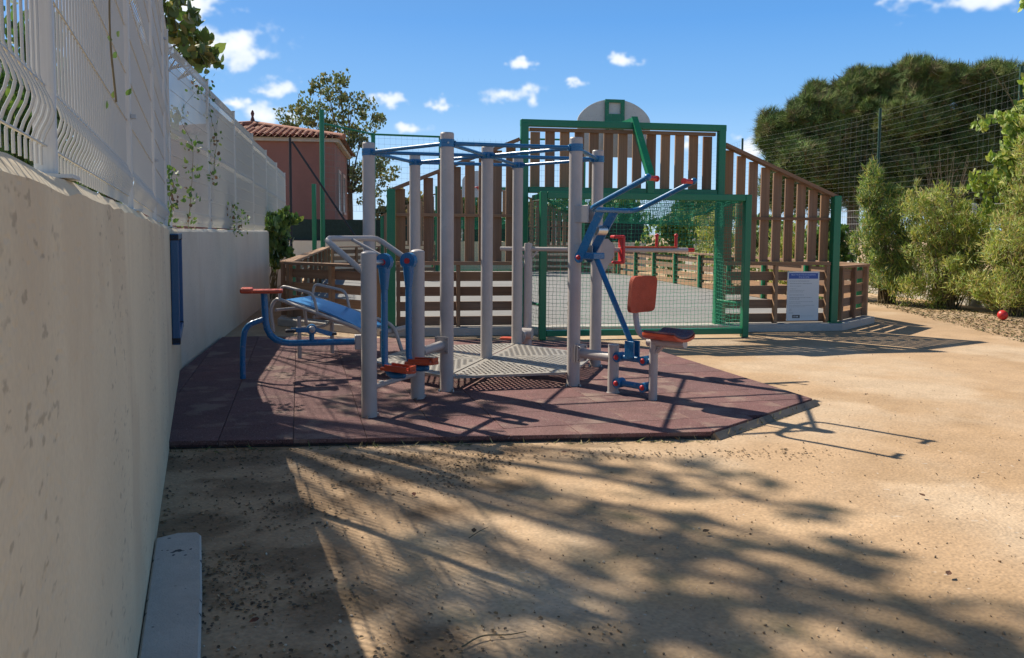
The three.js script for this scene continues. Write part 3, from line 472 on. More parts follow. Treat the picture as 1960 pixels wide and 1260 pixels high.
{ // lat machine with seat on the front right post
  const t = thing('lat_pull_machine', 'pull-down machine with orange saddle and long blue overhead arms', 'fitness machine', spoke(0).at, spoke(0).turn), y = -PY;
  part('mount_tube', [bar(V(0.062, 0.32, 0), V(0.47, 0.32, 0), 0.045, 0.045, 20), box(0.012, 0.16, 0.13, 0.07, 0.32, 0), box(0.012, 0.16, 0.13, 0.1, 0.32, 0)], M.silver, t);
  for (const [sy, sz] of [[1, 1], [1, -1], [-1, 1], [-1, -1]]) part('bolt', disc(V(0.112, 0.32 + sy * 0.06, sz * 0.048), V(1, 0, 0), 0.011, 0.02, 8), M.bolt, t);
  part('short_post', [bar(V(0.48, 0, 0), V(0.48, 0.44, 0), 0.05, 0.05, 24), disc(V(0.48, 0.003, 0), V(0, 1, 0), 0.06, 0.006, 24)], M.silver, t);
  const sp = part('seat_post', [bar(V(0.92, 0.0, 0), V(0.92, 0.51, 0), 0.038, 0.038, 20), bar(V(0.86, 0.5, 0), V(1.24, 0.52, 0), 0.036, 0.036, 16), beam(V(0.93, 0.4, 0), V(1.03, 0.49, 0), 0.02, 0.05)], M.silver, t);
  const L = (h) => { const m = part('link_arm', [bar(V(0.53, h, 0), V(0.9, h, 0), 0.028, 0.028, 14), disc(V(0.55, h, 0), V(0, 0, 1), 0.045, 0.09, 20), disc(V(0.84, h, 0), V(0, 0, 1), 0.042, 0.1, 20)], M.blue, t); for (const x of [0.55, 0.84]) for (const s of [-1, 1]) part('bolt_cap', new THREE.SphereGeometry(0.024, 14, 8).scale(1, 1, 0.6).translate(x, h, s * 0.052), M.redgrip, m); };
  L(0.335); L(0.1);
  part('rod_bracket', [rbox(0.1, 0.15, 0.02, 0.006, 0.69, 0.42, 0.04), rbox(0.1, 0.15, 0.02, 0.006, 0.69, 0.42, -0.04)], M.blue, t);
  part('push_rod', bar(V(0.69, 0.45, 0), V(0.25, 1.24, 0), 0.026, 0.026, 16), M.blue, t);
  part('pivot_bracket', [rbox(0.2, 0.16, 0.014, 0.005, 0.1, 1.62, 0.045), rbox(0.2, 0.16, 0.014, 0.005, 0.1, 1.62, -0.045), rbox(0.16, 0.12, 0.014, 0.005, 0.1, 1.27, 0.045), rbox(0.16, 0.12, 0.014, 0.005, 0.1, 1.27, -0.045)], M.silver, t);
  for (const s of [-1, 1]) { const lp = part('lever_plate', [beam(V(0.12, 1.22, s * 0.075), V(0.4, 1.66, s * 0.1), 0.085, 0.014), disc(V(0.12, 1.22, s * 0.075), V(0, 0, 1), 0.05, 0.016, 20)], M.blue, t); part('bolt_cap', new THREE.SphereGeometry(0.022, 12, 8).translate(0.12, 1.22, s * 0.09), M.redgrip, lp); }
  part('lever_foot', rbox(0.16, 0.06, 0.16, 0.01, 0.22, 1.235, 0), M.blue, t);
  part('counterweight', disc(V(0.3, 1.47, 0), V(0, 0, 1), 0.045, 0.13, 20), M.steel, t);
  part('arm_bar', pipe([V(1.07, 1.9, -0.335), V(0.45, 1.65, -0.335), V(0.42, 1.65, 0.0), V(0.45, 1.65, 0.335), V(1.07, 1.9, 0.335)].map((p, i) => i === 2 ? p : p), 0.023, 0.1, 14), M.blue, t);
  for (const s of [-1, 1]) { part('grip', [bar(V(1.06, 1.895, s * 0.335), V(1.06, 1.895, s * 0.2), 0.02, 0.02, 14), disc(V(1.06, 1.895, s * 0.2), V(0, 0, 1), 0.026, 0.014, 14)], M.redgrip, t); part('arm_cap', new THREE.SphereGeometry(0.03, 14, 10).translate(1.07, 1.9, s * 0.335), M.blue, t); }
  // saddle: pad curved like a roof tile, dark crumb top in an orange shell
  const pad = (w, l, th, curve) => { const g = new THREE.BoxGeometry(l, th, w, 14, 2, 14), p = g.attributes.position; for (let i = 0; i < p.count; i++) { const x = p.getX(i) / (l / 2), z = p.getZ(i) / (w / 2), rr = Math.pow(Math.pow(Math.abs(x), 7) + Math.pow(Math.abs(z), 7), 1 / 7), m = Math.max(Math.abs(x), Math.abs(z)), k = rr > 0 ? m / rr : 1; p.setX(i, p.getX(i) * k); p.setZ(i, p.getZ(i) * k); p.setY(i, p.getY(i) * (1 - 0.25 * m * m * m) + curve * z * z); } g.computeVertexNormals(); return g; };
  M.crumb = std({ map: rep(tex(256, (u, v) => { const b = vnoise(u * 60, v * 60, 60, 60, 200); return b > 0.6 ? [0.16, 0.13, 0.15] : b < 0.3 ? [0.2, 0.05, 0.05] : [0.07, 0.06, 0.09]; }), 1), roughness: 0.8 });
  M.orangeCrumb = std({ map: rep(tex(256, (u, v) => { const b = vnoise(u * 90, v * 90, 90, 90, 210), k = 0.8 + 0.4 * fbm(u, v, 6, 6, 3, 211); return b > 0.8 ? [0.4, 0.1, 0.06] : [0.42 * k * (0.85 + 0.3 * b), 0.062 * k, 0.025 * k]; }), 1), bumpMap: grain, bumpScale: 0.002, roughness: 0.75 });
  const sh = part('saddle_shell', pad(0.34, 0.36, 0.03, 0.045).translate(1.07, 0.548, 0), M.red, t); part('saddle_pad', pad(0.32, 0.34, 0.02, 0.045).translate(1.07, 0.571, 0), M.crumb, sh);
  part('chest_tube', pipe([V(0.88, 0.53, 0), V(0.76, 0.56, 0), V(0.72, 0.7, 0), V(0.72, 1.0, 0)], 0.026, 0.12, 12), M.silver, t);
  part('chest_pad', pad(0.36, 0.32, 0.05, -0.02).rotateZ(Math.PI / 2 - 0.08).translate(0.77, 0.915, 0), M.orangeCrumb, t);
}
{ // swing walker in front of the front left post
  const A = V(-1.11, PY, -6.4), B = V(-0.815, PY, -7.13), ax = B.clone().sub(A).setY(0), L = ax.length();
  const t = thing('air_walker', 'swing walker with two grey posts, grey handrail and orange footplates', 'fitness machine', A.toArray(), Math.atan2(-ax.z, ax.x));
  // local x runs from the near post to the far one; local z points towards the standing side
  const cap = (x) => new THREE.SphereGeometry(0.061, 24, 10, 0, 6.3, 0, Math.PI / 2).scale(1, 0.42, 1).translate(x, 1.27, 0);
  for (const x of [0, L]) { const p = part('post', [bar(V(x, 0, 0), V(x, 1.27, 0), 0.061, 0.061, 32), cap(x)], M.silver, t);  for (const s of [-1, 1]) part('bolt', disc(V(x + s * 0.072, 0.01, 0.03), V(0, 1, 0), 0.011, 0.018, 8), M.bolt, p); }
  part('foot_rail', bar(V(0.05, 0.22, 0), V(L - 0.05, 0.22, 0), 0.022, 0.022, 14), M.silver, t);
  for (const x of [0.18, 0.4, 0.62]) part('stop', rbox(0.05, 0.012, 0.03, 0.004, x, 0.246, 0), M.white, t);
  for (const [a, b] of [[0.05, 0.26], [0.6, L - 0.05]]) part('axle', bar(V(a, 1.2, 0), V(b, 1.2, 0), 0.02, 0.02, 14), M.steel, t);
  part('handrail', pipe([V(-0.02, 1.14, -0.05), V(0.0, 1.385, -0.4), V(L, 1.385, -0.4), V(L + 0.02, 1.17, -0.05)], 0.0235, 0.07, 14), M.silver, t);
  part('handrail_brace', pipe([V(0.36, 1.385, -0.4), V(0.36, 1.2, 0)], 0.014, 0.05, 10), M.silver, t);
  for (const [x, ang] of [[0.235, -0.03], [0.63, 0.02]]) {
    const g = new THREE.Group(); g.name = 'swing_arm_unit'; 
    const arm = part('swing_arm', [disc(V(x, 1.2, 0), V(1, 0, 0), 0.07, 0.05, 24), bar(V(x, 1.16, 0), V(x, 0.98, 0), 0.05, 0.03, 14), pipe([V(x, 1.02, 0), V(x, 0.36, 0), V(x, 0.285, 0.06), V(x, 0.3, 0.17)], 0.027, 0.09, 12)], M.blue, t);
    part('pivot_cap', disc(V(x - 0.03, 1.2, 0), V(1, 0, 0), 0.024, 0.012, 16), M.redgrip, arm);
    const s = new THREE.Shape(); s.moveTo(-0.065, -0.13); s.quadraticCurveTo(0, -0.165, 0.065, -0.13); s.lineTo(0.06, 0.1); s.quadraticCurveTo(0, 0.19, -0.06, 0.1); s.closePath();
    const f = part('footplate', [new THREE.ExtrudeGeometry(s, { depth: 0.014, bevelEnabled: true, bevelSize: 0.005, bevelThickness: 0.005, bevelSegments: 2, curveSegments: 10 }).rotateX(-Math.PI / 2).translate(0, 0, 0), box(0.012, 0.03, 0.2, -0.058, 0.028, 0), box(0.012, 0.03, 0.2, 0.058, 0.028, 0), box(0.1, 0.04, 0.014, 0, 0.03, -0.12)].map((q) => q.rotateX(ang * 2)), M.red, t);
    f.position.set(x, 0.335, 0.13); f.rotation.y = Math.PI;
    for (let k = -2; k < 3; k++) part('tread_ridge', box(0.1, 0.006, 0.012, 0, 0.022, k * 0.04), M.red, f);
  }
  const to = hexP[1].clone().sub(A).applyAxisAngle(V(0, 1, 0), -t.rotation.y), from = V(L, 0, 0), d = to.clone().sub(from).setY(0).normalize();
  part('mount_tube', [bar(from.clone().addScaledVector(d, 0.06).setY(0.4), to.clone().addScaledVector(d, -0.06).setY(0.43), 0.04, 0.04, 20), box(0.15, 0.15, 0.012).rotateY(Math.atan2(d.x, d.z)).translate(to.x - d.x * 0.075, 0.43, to.z - d.z * 0.075)], M.silver, t);
  for (const sy of [-1, 1]) for (const sx of [-1, 1]) { const q = to.clone().addScaledVector(d, -0.088).add(V(-d.z, 0, d.x).multiplyScalar(sx * 0.055)).setY(0.43 + sy * 0.055); part('bolt', disc(q, d, 0.01, 0.014, 8), M.bolt, t); }
}
{ // pedal bike on the left post
  const t = thing('pedal_bike', 'blue tube exercise bike with orange saddle beside the cream wall', 'fitness machine', spoke(2).at, spoke(2).turn);
  part('clamp', [rbox(0.1, 0.15, 0.1, 0.012, 0.1, 0.33, 0), box(0.012, 0.17, 0.13, 0.07, 0.33, 0)], M.silver, t);
  part('frame_tube', pipe([V(0.14, 0.335, 0), V(1.0, 0.335, 0), V(1.02, 0.84, 0)], 0.033, 0.26, 16), M.blue, t);
  part('rear_leg', pipe([V(1.02, 0.58, 0), V(1.2, 0.52, 0), V(1.23, 0.3, 0), V(1.23, 0.0, 0)], 0.028, 0.16, 14), M.blue, t);
  const sd = part('saddle', [rbox(0.38, 0.035, 0.2, 0.016, 1.03, 0.855, 0, 3), rbox(0.12, 0.05, 0.24, 0.02, 1.18, 0.865, 0, 3)], M.red, t);
  part('pedal_stand', [bar(V(0.57, 0.34, 0), V(0.57, 0.46, 0), 0.026, 0.026, 14), disc(V(0.57, 0.47, 0), V(0, 0, 1), 0.05, 0.1, 20)], M.blue, t);
  part('hub_cap', [new THREE.SphereGeometry(0.035, 14, 10).translate(0.57, 0.475, 0.06), new THREE.SphereGeometry(0.035, 14, 10).translate(0.57, 0.475, -0.06)], M.silver, t);
  for (const s of [-1, 1]) { const c = part('crank', beam(V(0.57, 0.47, s * 0.075), V(0.57 - s * 0.2, 0.44 + s * -0.035, s * 0.085), 0.045, 0.016), M.blue, t); part('pedal', rbox(0.1, 0.026, 0.09, 0.008, 0.57 - s * 0.2, 0.44 - s * 0.035, s * 0.14), M.black, c); }
}
{ // sit-up bench behind it
  const a0 = V(-2.72, 0.72, -9.5), a1 = V(-1.62, 0.4, -8.95), b0 = V(-2.44, 0.72, -9.92), b1 = V(-1.34, 0.42, -9.34), O = V(-2.1, PY, -9.4);
  const t = thing('sit_up_bench', 'sloping blue sit-up bench with bent grey tube rails', 'fitness machine', O.toArray());
  const q = (p, dy = 0) => p.clone().add(V(0, dy, 0)).sub(O), dir = a1.clone().sub(a0).normalize(), across = b0.clone().sub(a0).normalize(), up = across.clone().cross(dir).normalize();
  if (up.y < 0) up.negate();
  const mb = new THREE.Matrix4().makeBasis(dir, up, dir.clone().cross(up)).setPosition(a0.clone().add(b0).add(a1).add(b1).multiplyScalar(0.25).sub(O));
  M.board = std({ color: rgb(0.08, 0.28, 0.56), roughness: 0.2 });  // lighter than the other blue parts: sky glare put into the colour
  const bd = new THREE.BoxGeometry(1.1, 0.02, 0.4, 20, 1, 1), bp = bd.attributes.position; for (let i = 0; i < bp.count; i++) { const x = bp.getX(i) / 0.55; bp.setY(i, bp.getY(i) + 0.035 * (1 - x * x)); } bd.computeVertexNormals();
  part('board', bd.applyMatrix4(mb), M.board, t);
  const rail = (s, e, side) => part('rail', pipe([V(s.x - 0.03, 0.3 + PY, s.z).sub(O), q(s, -0.12).add(V(-0.06, 0, 0)), q(s, 0.0), q(e, 0.02), V(e.x + 0.14, 0.03, e.z + 0.07).sub(O)], 0.021, 0.12, 12), M.silver, t);
  rail(a0, a1); rail(b0, b1);
  const handle = (s, o) => part('handle', pipe([q(s, 0.02), q(s, 0.16).add(V(0.02, 0, 0)), q(s, 0.09).add(V(0.44, 0, 0.22 + o)), q(s, -0.16).add(V(0.5, 0, 0.25 + o))], 0.016, 0.08, 12), M.silver, t);
  handle(a0.clone().addScaledVector(dir, 0.06), 0); handle(b0.clone().addScaledVector(dir, 0.06), 0);
  part('cross_tube', [bar(q(a0, -0.14), q(b0, -0.14), 0.018), bar(q(a0.clone().lerp(a1, 0.45), -0.05), q(b0.clone().lerp(b1, 0.45), -0.05), 0.018)], M.silver, t);
  for (const s of [a0, b0]) part('leg', bar(V(s.x + 0.3, 0, s.z + 0.12).sub(O).setY(0), V(s.x + 0.3, 0.52, s.z + 0.12).sub(O), 0.024), M.silver, t);
  part('foot_rest', pipe([V(-2.5, 0.36, -9.62).sub(O), V(-2.2, 0.37, -9.75).sub(O), V(-2.1, 0.48, -9.8).sub(O)], 0.018, 0.08, 10), M.silver, t);
  const e = hexP[3].clone().sub(O); part('mount_tube', [bar(V(-1.48, 0.34, -9.3).sub(O), V(e.x - 0.05, 0.36, e.z + 0.03), 0.03, 0.03, 16), disc(V(e.x - 0.09, 0.36, e.z + 0.02), V(1, 0, -0.15).normalize(), 0.07, 0.02, 20)], M.silver, t);
  part('support_leg', bar(V(-1.46, 0, -9.3).sub(O).setY(0), V(-1.46, 0.34, -9.3).sub(O), 0.03, 0.03, 16), M.silver, t);
}
{ // leg swing behind the frame
  const t = thing('leg_swing', 'grey T-handled post with blue swing leg behind the climbing frame', 'fitness machine', spoke(4).at, spoke(4).turn);
  part('post', [bar(V(0.52, 0, 0), V(0.52, 1.31, 0), 0.052, 0.052, 24), disc(V(0.52, 1.313, 0), V(0, 1, 0), 0.046, 0.01, 24)], M.silver, t);
  part('handlebar', [bar(V(0.52, 1.245, -0.36), V(0.52, 1.245, 0.5), 0.026, 0.026, 14), beam(V(0.52, 1.13, 0.04), V(0.52, 1.22, 0.12), 0.03, 0.02), beam(V(0.52, 1.13, -0.04), V(0.52, 1.22, -0.12), 0.03, 0.02)], M.silver, t);
  part('mount_tube', [bar(V(0.06, 0.2, 0), V(0.5, 0.2, 0), 0.04, 0.04, 18), disc(V(0.09, 0.2, 0), V(1, 0, 0), 0.085, 0.02, 24), disc(V(0.4, 0.2, 0.02), V(0, 0, 1), 0.07, 0.14, 20)], M.silver, t);
  part('swing_leg', [beam(V(0.5, 0.1, -0.085), V(0.5, 1.05, -0.085), 0.05, 0.03), disc(V(0.5, 1.05, -0.085), V(0, 0, 1), 0.05, 0.035, 20)], M.blue, t);
  part('footplate', rbox(0.14, 0.025, 0.24, 0.01, 0.5, 0.12, -0.22, 2), M.red, t);
}
{ // press bar on the right post
  const t = thing('chest_press_bar', 'grey bar with orange pad and two upright red pegs', 'fitness machine', spoke(5).at, spoke(5).turn);
  const s = new THREE.Shape(); s.moveTo(0.05, 0.95); s.lineTo(0.12, 1.1); s.lineTo(0.19, 1.2); s.lineTo(0.19, 1.31); s.lineTo(0.12, 1.38); s.lineTo(0.05, 1.38); s.closePath();
  part('gusset', new THREE.ExtrudeGeometry(s, { depth: 0.05, bevelEnabled: true, bevelSize: 0.005, bevelThickness: 0.005, bevelSegments: 1 }).translate(0, 0, -0.025), M.silver, t);
  part('press_bar', bar(V(0.1, 1.265, 0), V(1.07, 1.265, 0), 0.026, 0.026, 16), M.silver, t);
  part('pad', [rbox(0.04, 0.31, 0.13, 0.018, 0.28, 1.27, 0.02, 3), rbox(0.11, 0.035, 0.13, 0.015, 0.22, 1.407, 0.02, 2), rbox(0.09, 0.03, 0.13, 0.014, 0.23, 1.13, 0.02, 2)], M.redgrip, t);
  part('guard_strip', rbox(0.62, 0.016, 0.05, 0.006, 0.62, 1.298, 0), M.red, t);
  for (const x of [0.7, 0.93]) part('peg', [bar(V(x, 1.28, 0), V(x, 1.42, 0), 0.017, 0.017, 14), new THREE.SphereGeometry(0.022, 12, 8).translate(x, 1.425, 0)], M.redgrip, t);
  part('end_grip', bar(V(1.06, 1.265, 0), V(1.15, 1.265, 0), 0.022, 0.022, 14), M.redgrip, t);
}
{ // framed noticeboard on the wall, seen almost edge-on
  const z0 = -6.5, z1 = -7.75, on = (z) => WALL1[0].clone().lerp(WALL1[1], (z - WALL1[0].z) / (WALL1[1].z - WALL1[0].z)), c = on((z0 + z1) / 2).addScaledVector(wn, 0.032).setY(1.02), L = on(z0).distanceTo(on(z1));
  const t = thing('wall_noticeboard', 'blue framed noticeboard fixed flat on the cream wall', 'noticeboard', c.toArray(), Math.atan2(wn.x, wn.z));
  const bl = paint(0.012, 0.085, 0.2, 0.35, 0.05);
  for (const s of [-1, 1]) part('frame', rbox(L, 0.05, 0.06, 0.008, 0, s * 0.415, 0), bl, t);
  for (const s of [-1, 1]) part('frame', rbox(0.05, 0.78, 0.06, 0.008, s * (L / 2 - 0.025), 0, 0), bl, t);
  part('panel', box(L - 0.1, 0.78, 0.01, 0, 0, -0.01), std({ color: rgb(0.06, 0.22, 0.5), roughness: 0.3 }), t);
  for (const [sx, sy] of [[-1, -1], [1, -1], [-1, 1], [1, 1]]) part('corner', rbox(0.06, 0.06, 0.064, 0.01, sx * (L / 2 - 0.03), sy * 0.41, 0), M.black, t);
}
{ // low concrete block at the foot of the wall
  const a = WALL1[0].clone().addScaledVector(wdir, 0), on = (z, o) => { const p = WALL1[0].clone().lerp(WALL1[1], (z - WALL1[0].z) / (WALL1[1].z - WALL1[0].z)).addScaledVector(wn, o); return [p.x, p.z]; };
  const pts = [on(-3.8, 0.004), on(-3.84, 0.1), on(-3.82, 0.19), on(-3.78, 0.205), on(-3.2, 0.208), on(-2.6, 0.2), on(-1.6, 0.2), on(-1.6, 0.004)];
  const m = part('concrete_block', slabShape(pts, 0.06, 0.008), M.slab, scene); tag(m, 'low pale concrete block lying along the foot of the cream wall', 'kerb'); m.position.y = -0.02;
}

// ---------- plants ----------
function shrub(name, label, base, lumps, geo, mat, cols, seed, o = {}, group) {
  const t = thing(name, label, 'shrub', base, 0, group), r = rng(seed + 500), gs = [];
  for (const L of lumps) for (let k = 0; k < (o.stems ?? 5); k++) { const a = V((r() - 0.5) * 0.35, 0, (r() - 0.5) * 0.35), b = V(L.c[0] + (r() - 0.5) * L.r[0], L.c[1] + (r() - 0.2) * L.r[1] * 0.8, L.c[2] + (r() - 0.5) * L.r[2]); const m = a.clone().lerp(b, 0.5).add(V((r() - 0.5) * 0.2, 0.1, (r() - 0.5) * 0.2)); gs.push(limb([a, m, b], o.thick ?? 0.012, 0.003, 4)); }
  part('stem', gs, M.stem, t); leaves('foliage', t, geo, mat, clumpy(lumps, seed + 7), cols, seed, o); return t;
}
const BAMBOO = [[0.46, 0.54, 0.08], [0.56, 0.58, 0.1], [0.36, 0.48, 0.07], [0.62, 0.54, 0.14], [0.27, 0.4, 0.06], [0.2, 0.3, 0.05], [0.4, 0.3, 0.12]], GREEN = [[0.14, 0.27, 0.045], [0.1, 0.2, 0.035], [0.14, 0.26, 0.045], [0.07, 0.15, 0.03], [0.2, 0.3, 0.06]], VINE = [[0.33, 0.46, 0.06], [0.4, 0.5, 0.08], [0.22, 0.36, 0.05], [0.46, 0.48, 0.1]], PINE = [[0.14, 0.22, 0.055], [0.18, 0.26, 0.065], [0.11, 0.18, 0.05], [0.23, 0.27, 0.08], [0.19, 0.16, 0.07]];
const L1 = (c, r, n) => ({ c, r, n });
shrub('bamboo_shrub', 'tall pointed bamboo shrub beside the low angled barrier', [8.3, 0, -18.3], [L1([0.0, 0.7, 0], [0.75, 0.75, 0.7], 9000), L1([-0.15, 1.6, 0], [0.62, 0.8, 0.6], 9000), L1([-0.4, 2.5, 0], [0.32, 0.75, 0.3], 3000), L1([0.35, 2.0, 0.1], [0.35, 0.6, 0.3], 1200)], LEAF.blade, M.leaf, [...BAMBOO, ...GREEN], 301, { stems: 14, size: 0.85, shell: 0.8, thick: 0.016 }, 'bamboo shrubs along the boundary');
shrub('bamboo_shrub', 'broad rounded yellowish bamboo shrub in front of the boundary fence', [9.05, 0, -17.1], [L1([0, 0.75, 0], [1.0, 0.8, 0.8], 9500), L1([-0.1, 1.6, 0], [0.85, 0.75, 0.7], 9000), L1([0.45, 1.25, 0.1], [0.6, 0.8, 0.6], 4000), L1([-0.2, 2.15, 0], [0.5, 0.45, 0.5], 1500)], LEAF.blade, M.leaf, BAMBOO, 302, { stems: 14, size: 0.85, shell: 0.8, thick: 0.016 }, 'bamboo shrubs along the boundary');
shrub('bamboo_shrub', 'leaning bamboo shrub near the small red ball', [9.45, 0, -15.6], [L1([0.0, 0.6, 0.1], [0.6, 0.7, 0.8], 7000), L1([0.1, 1.7, 0.2], [0.65, 0.9, 0.8], 8000), L1([0.25, 2.7, 0.2], [0.55, 0.7, 0.7], 4500), L1([0.3, 3.5, 0.2], [0.35, 0.5, 0.5], 1600)], LEAF.blade, M.leaf, [...BAMBOO, [0.34, 0.31, 0.06]], 303, { stems: 14, size: 0.85, shell: 0.8, thick: 0.016 }, 'bamboo shrubs along the boundary');
shrub('leafy_bush', 'dark leafy bush between the wooden court and the bamboo', [7.5, 0, -19.6], [L1([0, 0.8, 0], [0.6, 0.8, 0.5], 1600), L1([0, 1.5, 0], [0.5, 0.45, 0.4], 900)], LEAF.broad, M.leaf, GREEN, 304, { stems: 6 });
{ // climbing vine over the tall fence at the right edge
  const t = thing('climbing_vine', 'bright green vine climbing the tall dark fence post', 'vine', [9.8, 0, -16.3]), r = rng(88);
  part('stem', [0, 1, 2, 3, 4].map((k) => limb([V(k * 0.12, 0, 0), V(k * 0.1 + 0.1, 1.5, 0.1), V(0.1 + r() * 0.4, 3, 0.1), V((k - 2) * 0.3, 4.1 + r(), 0)], 0.02, 0.006, 5)), M.stem, t);
  leaves('foliage', t, LEAF.broad, M.leaf, clumpy([L1([0.0, 1.2, 0.15], [0.5, 1.0, 0.35], 900), L1([0.1, 2.3, 0.1], [0.6, 0.7, 0.4], 1200), L1([0.2, 3.2, 0.1], [0.5, 0.7, 0.4], 1000), L1([0.3, 4.0, 0.1], [0.4, 0.6, 0.4], 600), L1([-0.45, 2.55, 0.1], [0.45, 0.3, 0.3], 300)], 77).concat([L1([-0.45, 3.75, 0.05], [0.35, 0.1, 0.2], 60), L1([-0.75, 3.6, 0.05], [0.22, 0.08, 0.2], 34), L1([-0.1, 3.4, 0.05], [0.1, 0.3, 0.15], 40), L1([-0.35, 3.0, 0.05], [0.2, 0.12, 0.15], 40)]), VINE, 305, { size: 0.85 });
}
{ const t = thing('climbing_vine', 'thin vine sprays hanging at the upper corner of the sky', 'vine', [7.0, 2.0, -11.2]); part('stem', [limb([V(0.5, -0.6, 0), V(0.3, 1.2, 0), V(0.12, 2.3, 0), V(-0.1, 2.62, 0)], 0.012, 0.003, 5), limb([V(0.3, 1.2, 0), V(0.05, 1.85, 0), V(-0.12, 2.0, 0)], 0.008, 0.003, 5)], M.stem, t); leaves('foliage', t, LEAF.broad, M.leaf, [L1([-0.08, 2.58, 0], [0.26, 0.12, 0.15], 34), L1([0.2, 2.2, 0], [0.16, 0.25, 0.15], 40), L1([0.05, 1.95, 0], [0.2, 0.12, 0.15], 26), L1([0.3, 1.5, 0], [0.16, 0.4, 0.15], 40)], VINE, 306, { size: 0.8 }); }
for (const [x, z, h, i, lab] of [[7.0, -22.2, 1.9, 0, 'leafy shrub seen through the goal net behind the sunlit barrier'], [6.2, -25.0, 2.2, 1, 'yellow-green shrub seen through the goal net further back'], [5.4, -28.2, 2.3, 2, 'dark green shrub at the far corner of the ball court'], [6.9, -20.6, 1.7, 3, 'low shrub showing between the slats of the right wing']])
  shrub('leafy_bush', lab, [x, 0, z], [L1([0, h * 0.4, 0], [1.1, h * 0.42, 0.8], 1700), L1([0.2, h * 0.78, 0], [0.8, h * 0.3, 0.6], 1100)], i % 2 ? LEAF.blade : LEAF.broad, M.leaf, i % 2 ? BAMBOO : [...GREEN, ...VINE.slice(0, 2)], 310 + i, { stems: 5, size: i % 2 ? 1.3 : 1 }, 'shrubs behind the sunlit side of the court');
{ // bare twiggy shrub behind the bamboo
  const t = thing('bare_twig_shrub', 'leafless twiggy shrub standing above the rounded bamboo', 'shrub', [9.35, 0, -18.2]), r = rng(93), gs = [];
  for (let k = 0; k < 26; k++) { const a = V((r() - 0.5) * 0.4, 1.0, 0), d = V((r() - 0.5) * 1.3, 1.6 + r() * 0.9, (r() - 0.5) * 0.5), b = a.clone().add(d), m = a.clone().lerp(b, 0.5).add(V((r() - 0.5) * 0.2, 0, 0)); gs.push(limb([a, m, b], 0.009, 0.003, 4)); for (let q = 0; q < 3; q++) { const s = a.clone().lerp(b, 0.4 + 0.18 * q); gs.push(bare(bar(s, s.clone().add(V((r() - 0.5) * 0.5, 0.2 + 0.3 * r(), (r() - 0.5) * 0.3)), 0.004, 0.002, 4, true))); } }
  gs.push(limb([V(0, 0, 0), V(0.02, 0.5, 0), V(0, 1.1, 0)], 0.03, 0.02, 5)); part('twig', gs, std({ color: rgb(0.2, 0.15, 0.1), roughness: 0.9 }), t);
}
// pines behind the boundary
const tuft = (() => { const r = rng(17), pos = []; for (let k = 0; k < 20; k++) { const a = r() * 6.28, e = 0.25 + 0.8 * r(), l = 0.16 + 0.12 * r(), d = V(Math.cos(a) * Math.cos(e), Math.sin(e), Math.sin(a) * Math.cos(e)), s = V(-Math.sin(a), 0, Math.cos(a)).multiplyScalar(0.0065), y = 0.12 * r(); pos.push(s.x, y, s.z, -s.x, y, -s.z, d.x * l, y + d.y * l, d.z * l); } pos.push(0.01, -0.1, 0, -0.01, -0.1, 0, 0, 0.22, 0); const g = new THREE.BufferGeometry(); g.setAttribute('position', new THREE.Float32BufferAttribute(pos, 3)); g.setAttribute('uv', new THREE.Float32BufferAttribute(new Float32Array(pos.length / 3 * 2), 2)); g.computeVertexNormals(); return g; })();
function pine(label, base, lumps, seed) {
  const t = thing('pine_tree', label, 'tree', base, 0, 'pines behind the boundary fence'), r = rng(seed), gs = [], c = lumps.reduce((a, l) => a.add(V(...l.c)), V(0, 0, 0)).multiplyScalar(1 / lumps.length);
  const fork = V(0.1, c.y - 2.2, 0); part('trunk', limb([V(0, 0, 0), V(0.15, fork.y * 0.5, 0), fork], 0.32, 0.22, 10), M.bark, t);
  for (const l of lumps.filter((q, i) => i % 10 === 0)) gs.push(limb([fork, fork.clone().lerp(V(...l.c), 0.55).add(V(0, 0.3, 0)), V(...l.c)], 0.12, 0.03, 6)); part('branch', gs, M.bark, t);
  leaves('crown', t, tuft, M.leafDull, clumpy(lumps, seed + 4, 7, 0.42), PINE, seed + 1, { up: 0.8, size: 1.6, shell: 0.75 });
  const top = lumps.filter((l) => l.c[1] > c.y), sh = []; for (const l of top) for (let k = 0; k < 4; k++) { const a = r() * 6.28, q = Math.sqrt(r()) * 0.95, p = V(l.c[0] + Math.cos(a) * q * l.r[0], l.c[1] + Math.sqrt(Math.max(0, 1 - q * q)) * l.r[1], l.c[2] + Math.sin(a) * q * l.r[2]); sh.push(bare(bar(p.clone().add(V(0, -0.2, 0)), p.clone().add(V((r() - 0.5) * 0.06, 0.22 + 0.25 * r(), 0)), 0.022, 0.012, 4))); }
  part('candle_shoots', sh, std({ color: rgb(0.1, 0.09, 0.05), roughness: 0.9 }), t).userData.kind = 'stuff'; return t;
}
const lumpAt = (list, bx, bz, seed, dens) => { const r = rng(seed); return list.flatMap(([x, y, q]) => { const z = (r() - 0.5) * 3, o = [L1([x - bx, y, z], [q * 0.85, q * 0.75, q * 0.9], Math.round(dens * 0.35 * q * q))]; for (let k = 0; k < 9; k++) { const a = r() * 6.28, e = (r() - 0.25) * 1.7, d = q * 0.72, s = q * (0.22 + 0.2 * r()); o.push(L1([x - bx + Math.cos(a) * Math.cos(e) * d, y + Math.sin(e) * d, z + Math.sin(a) * Math.cos(e) * d], [s, s * 0.95, s], Math.round(dens * 1.1 * s * s))); } return o; }); };
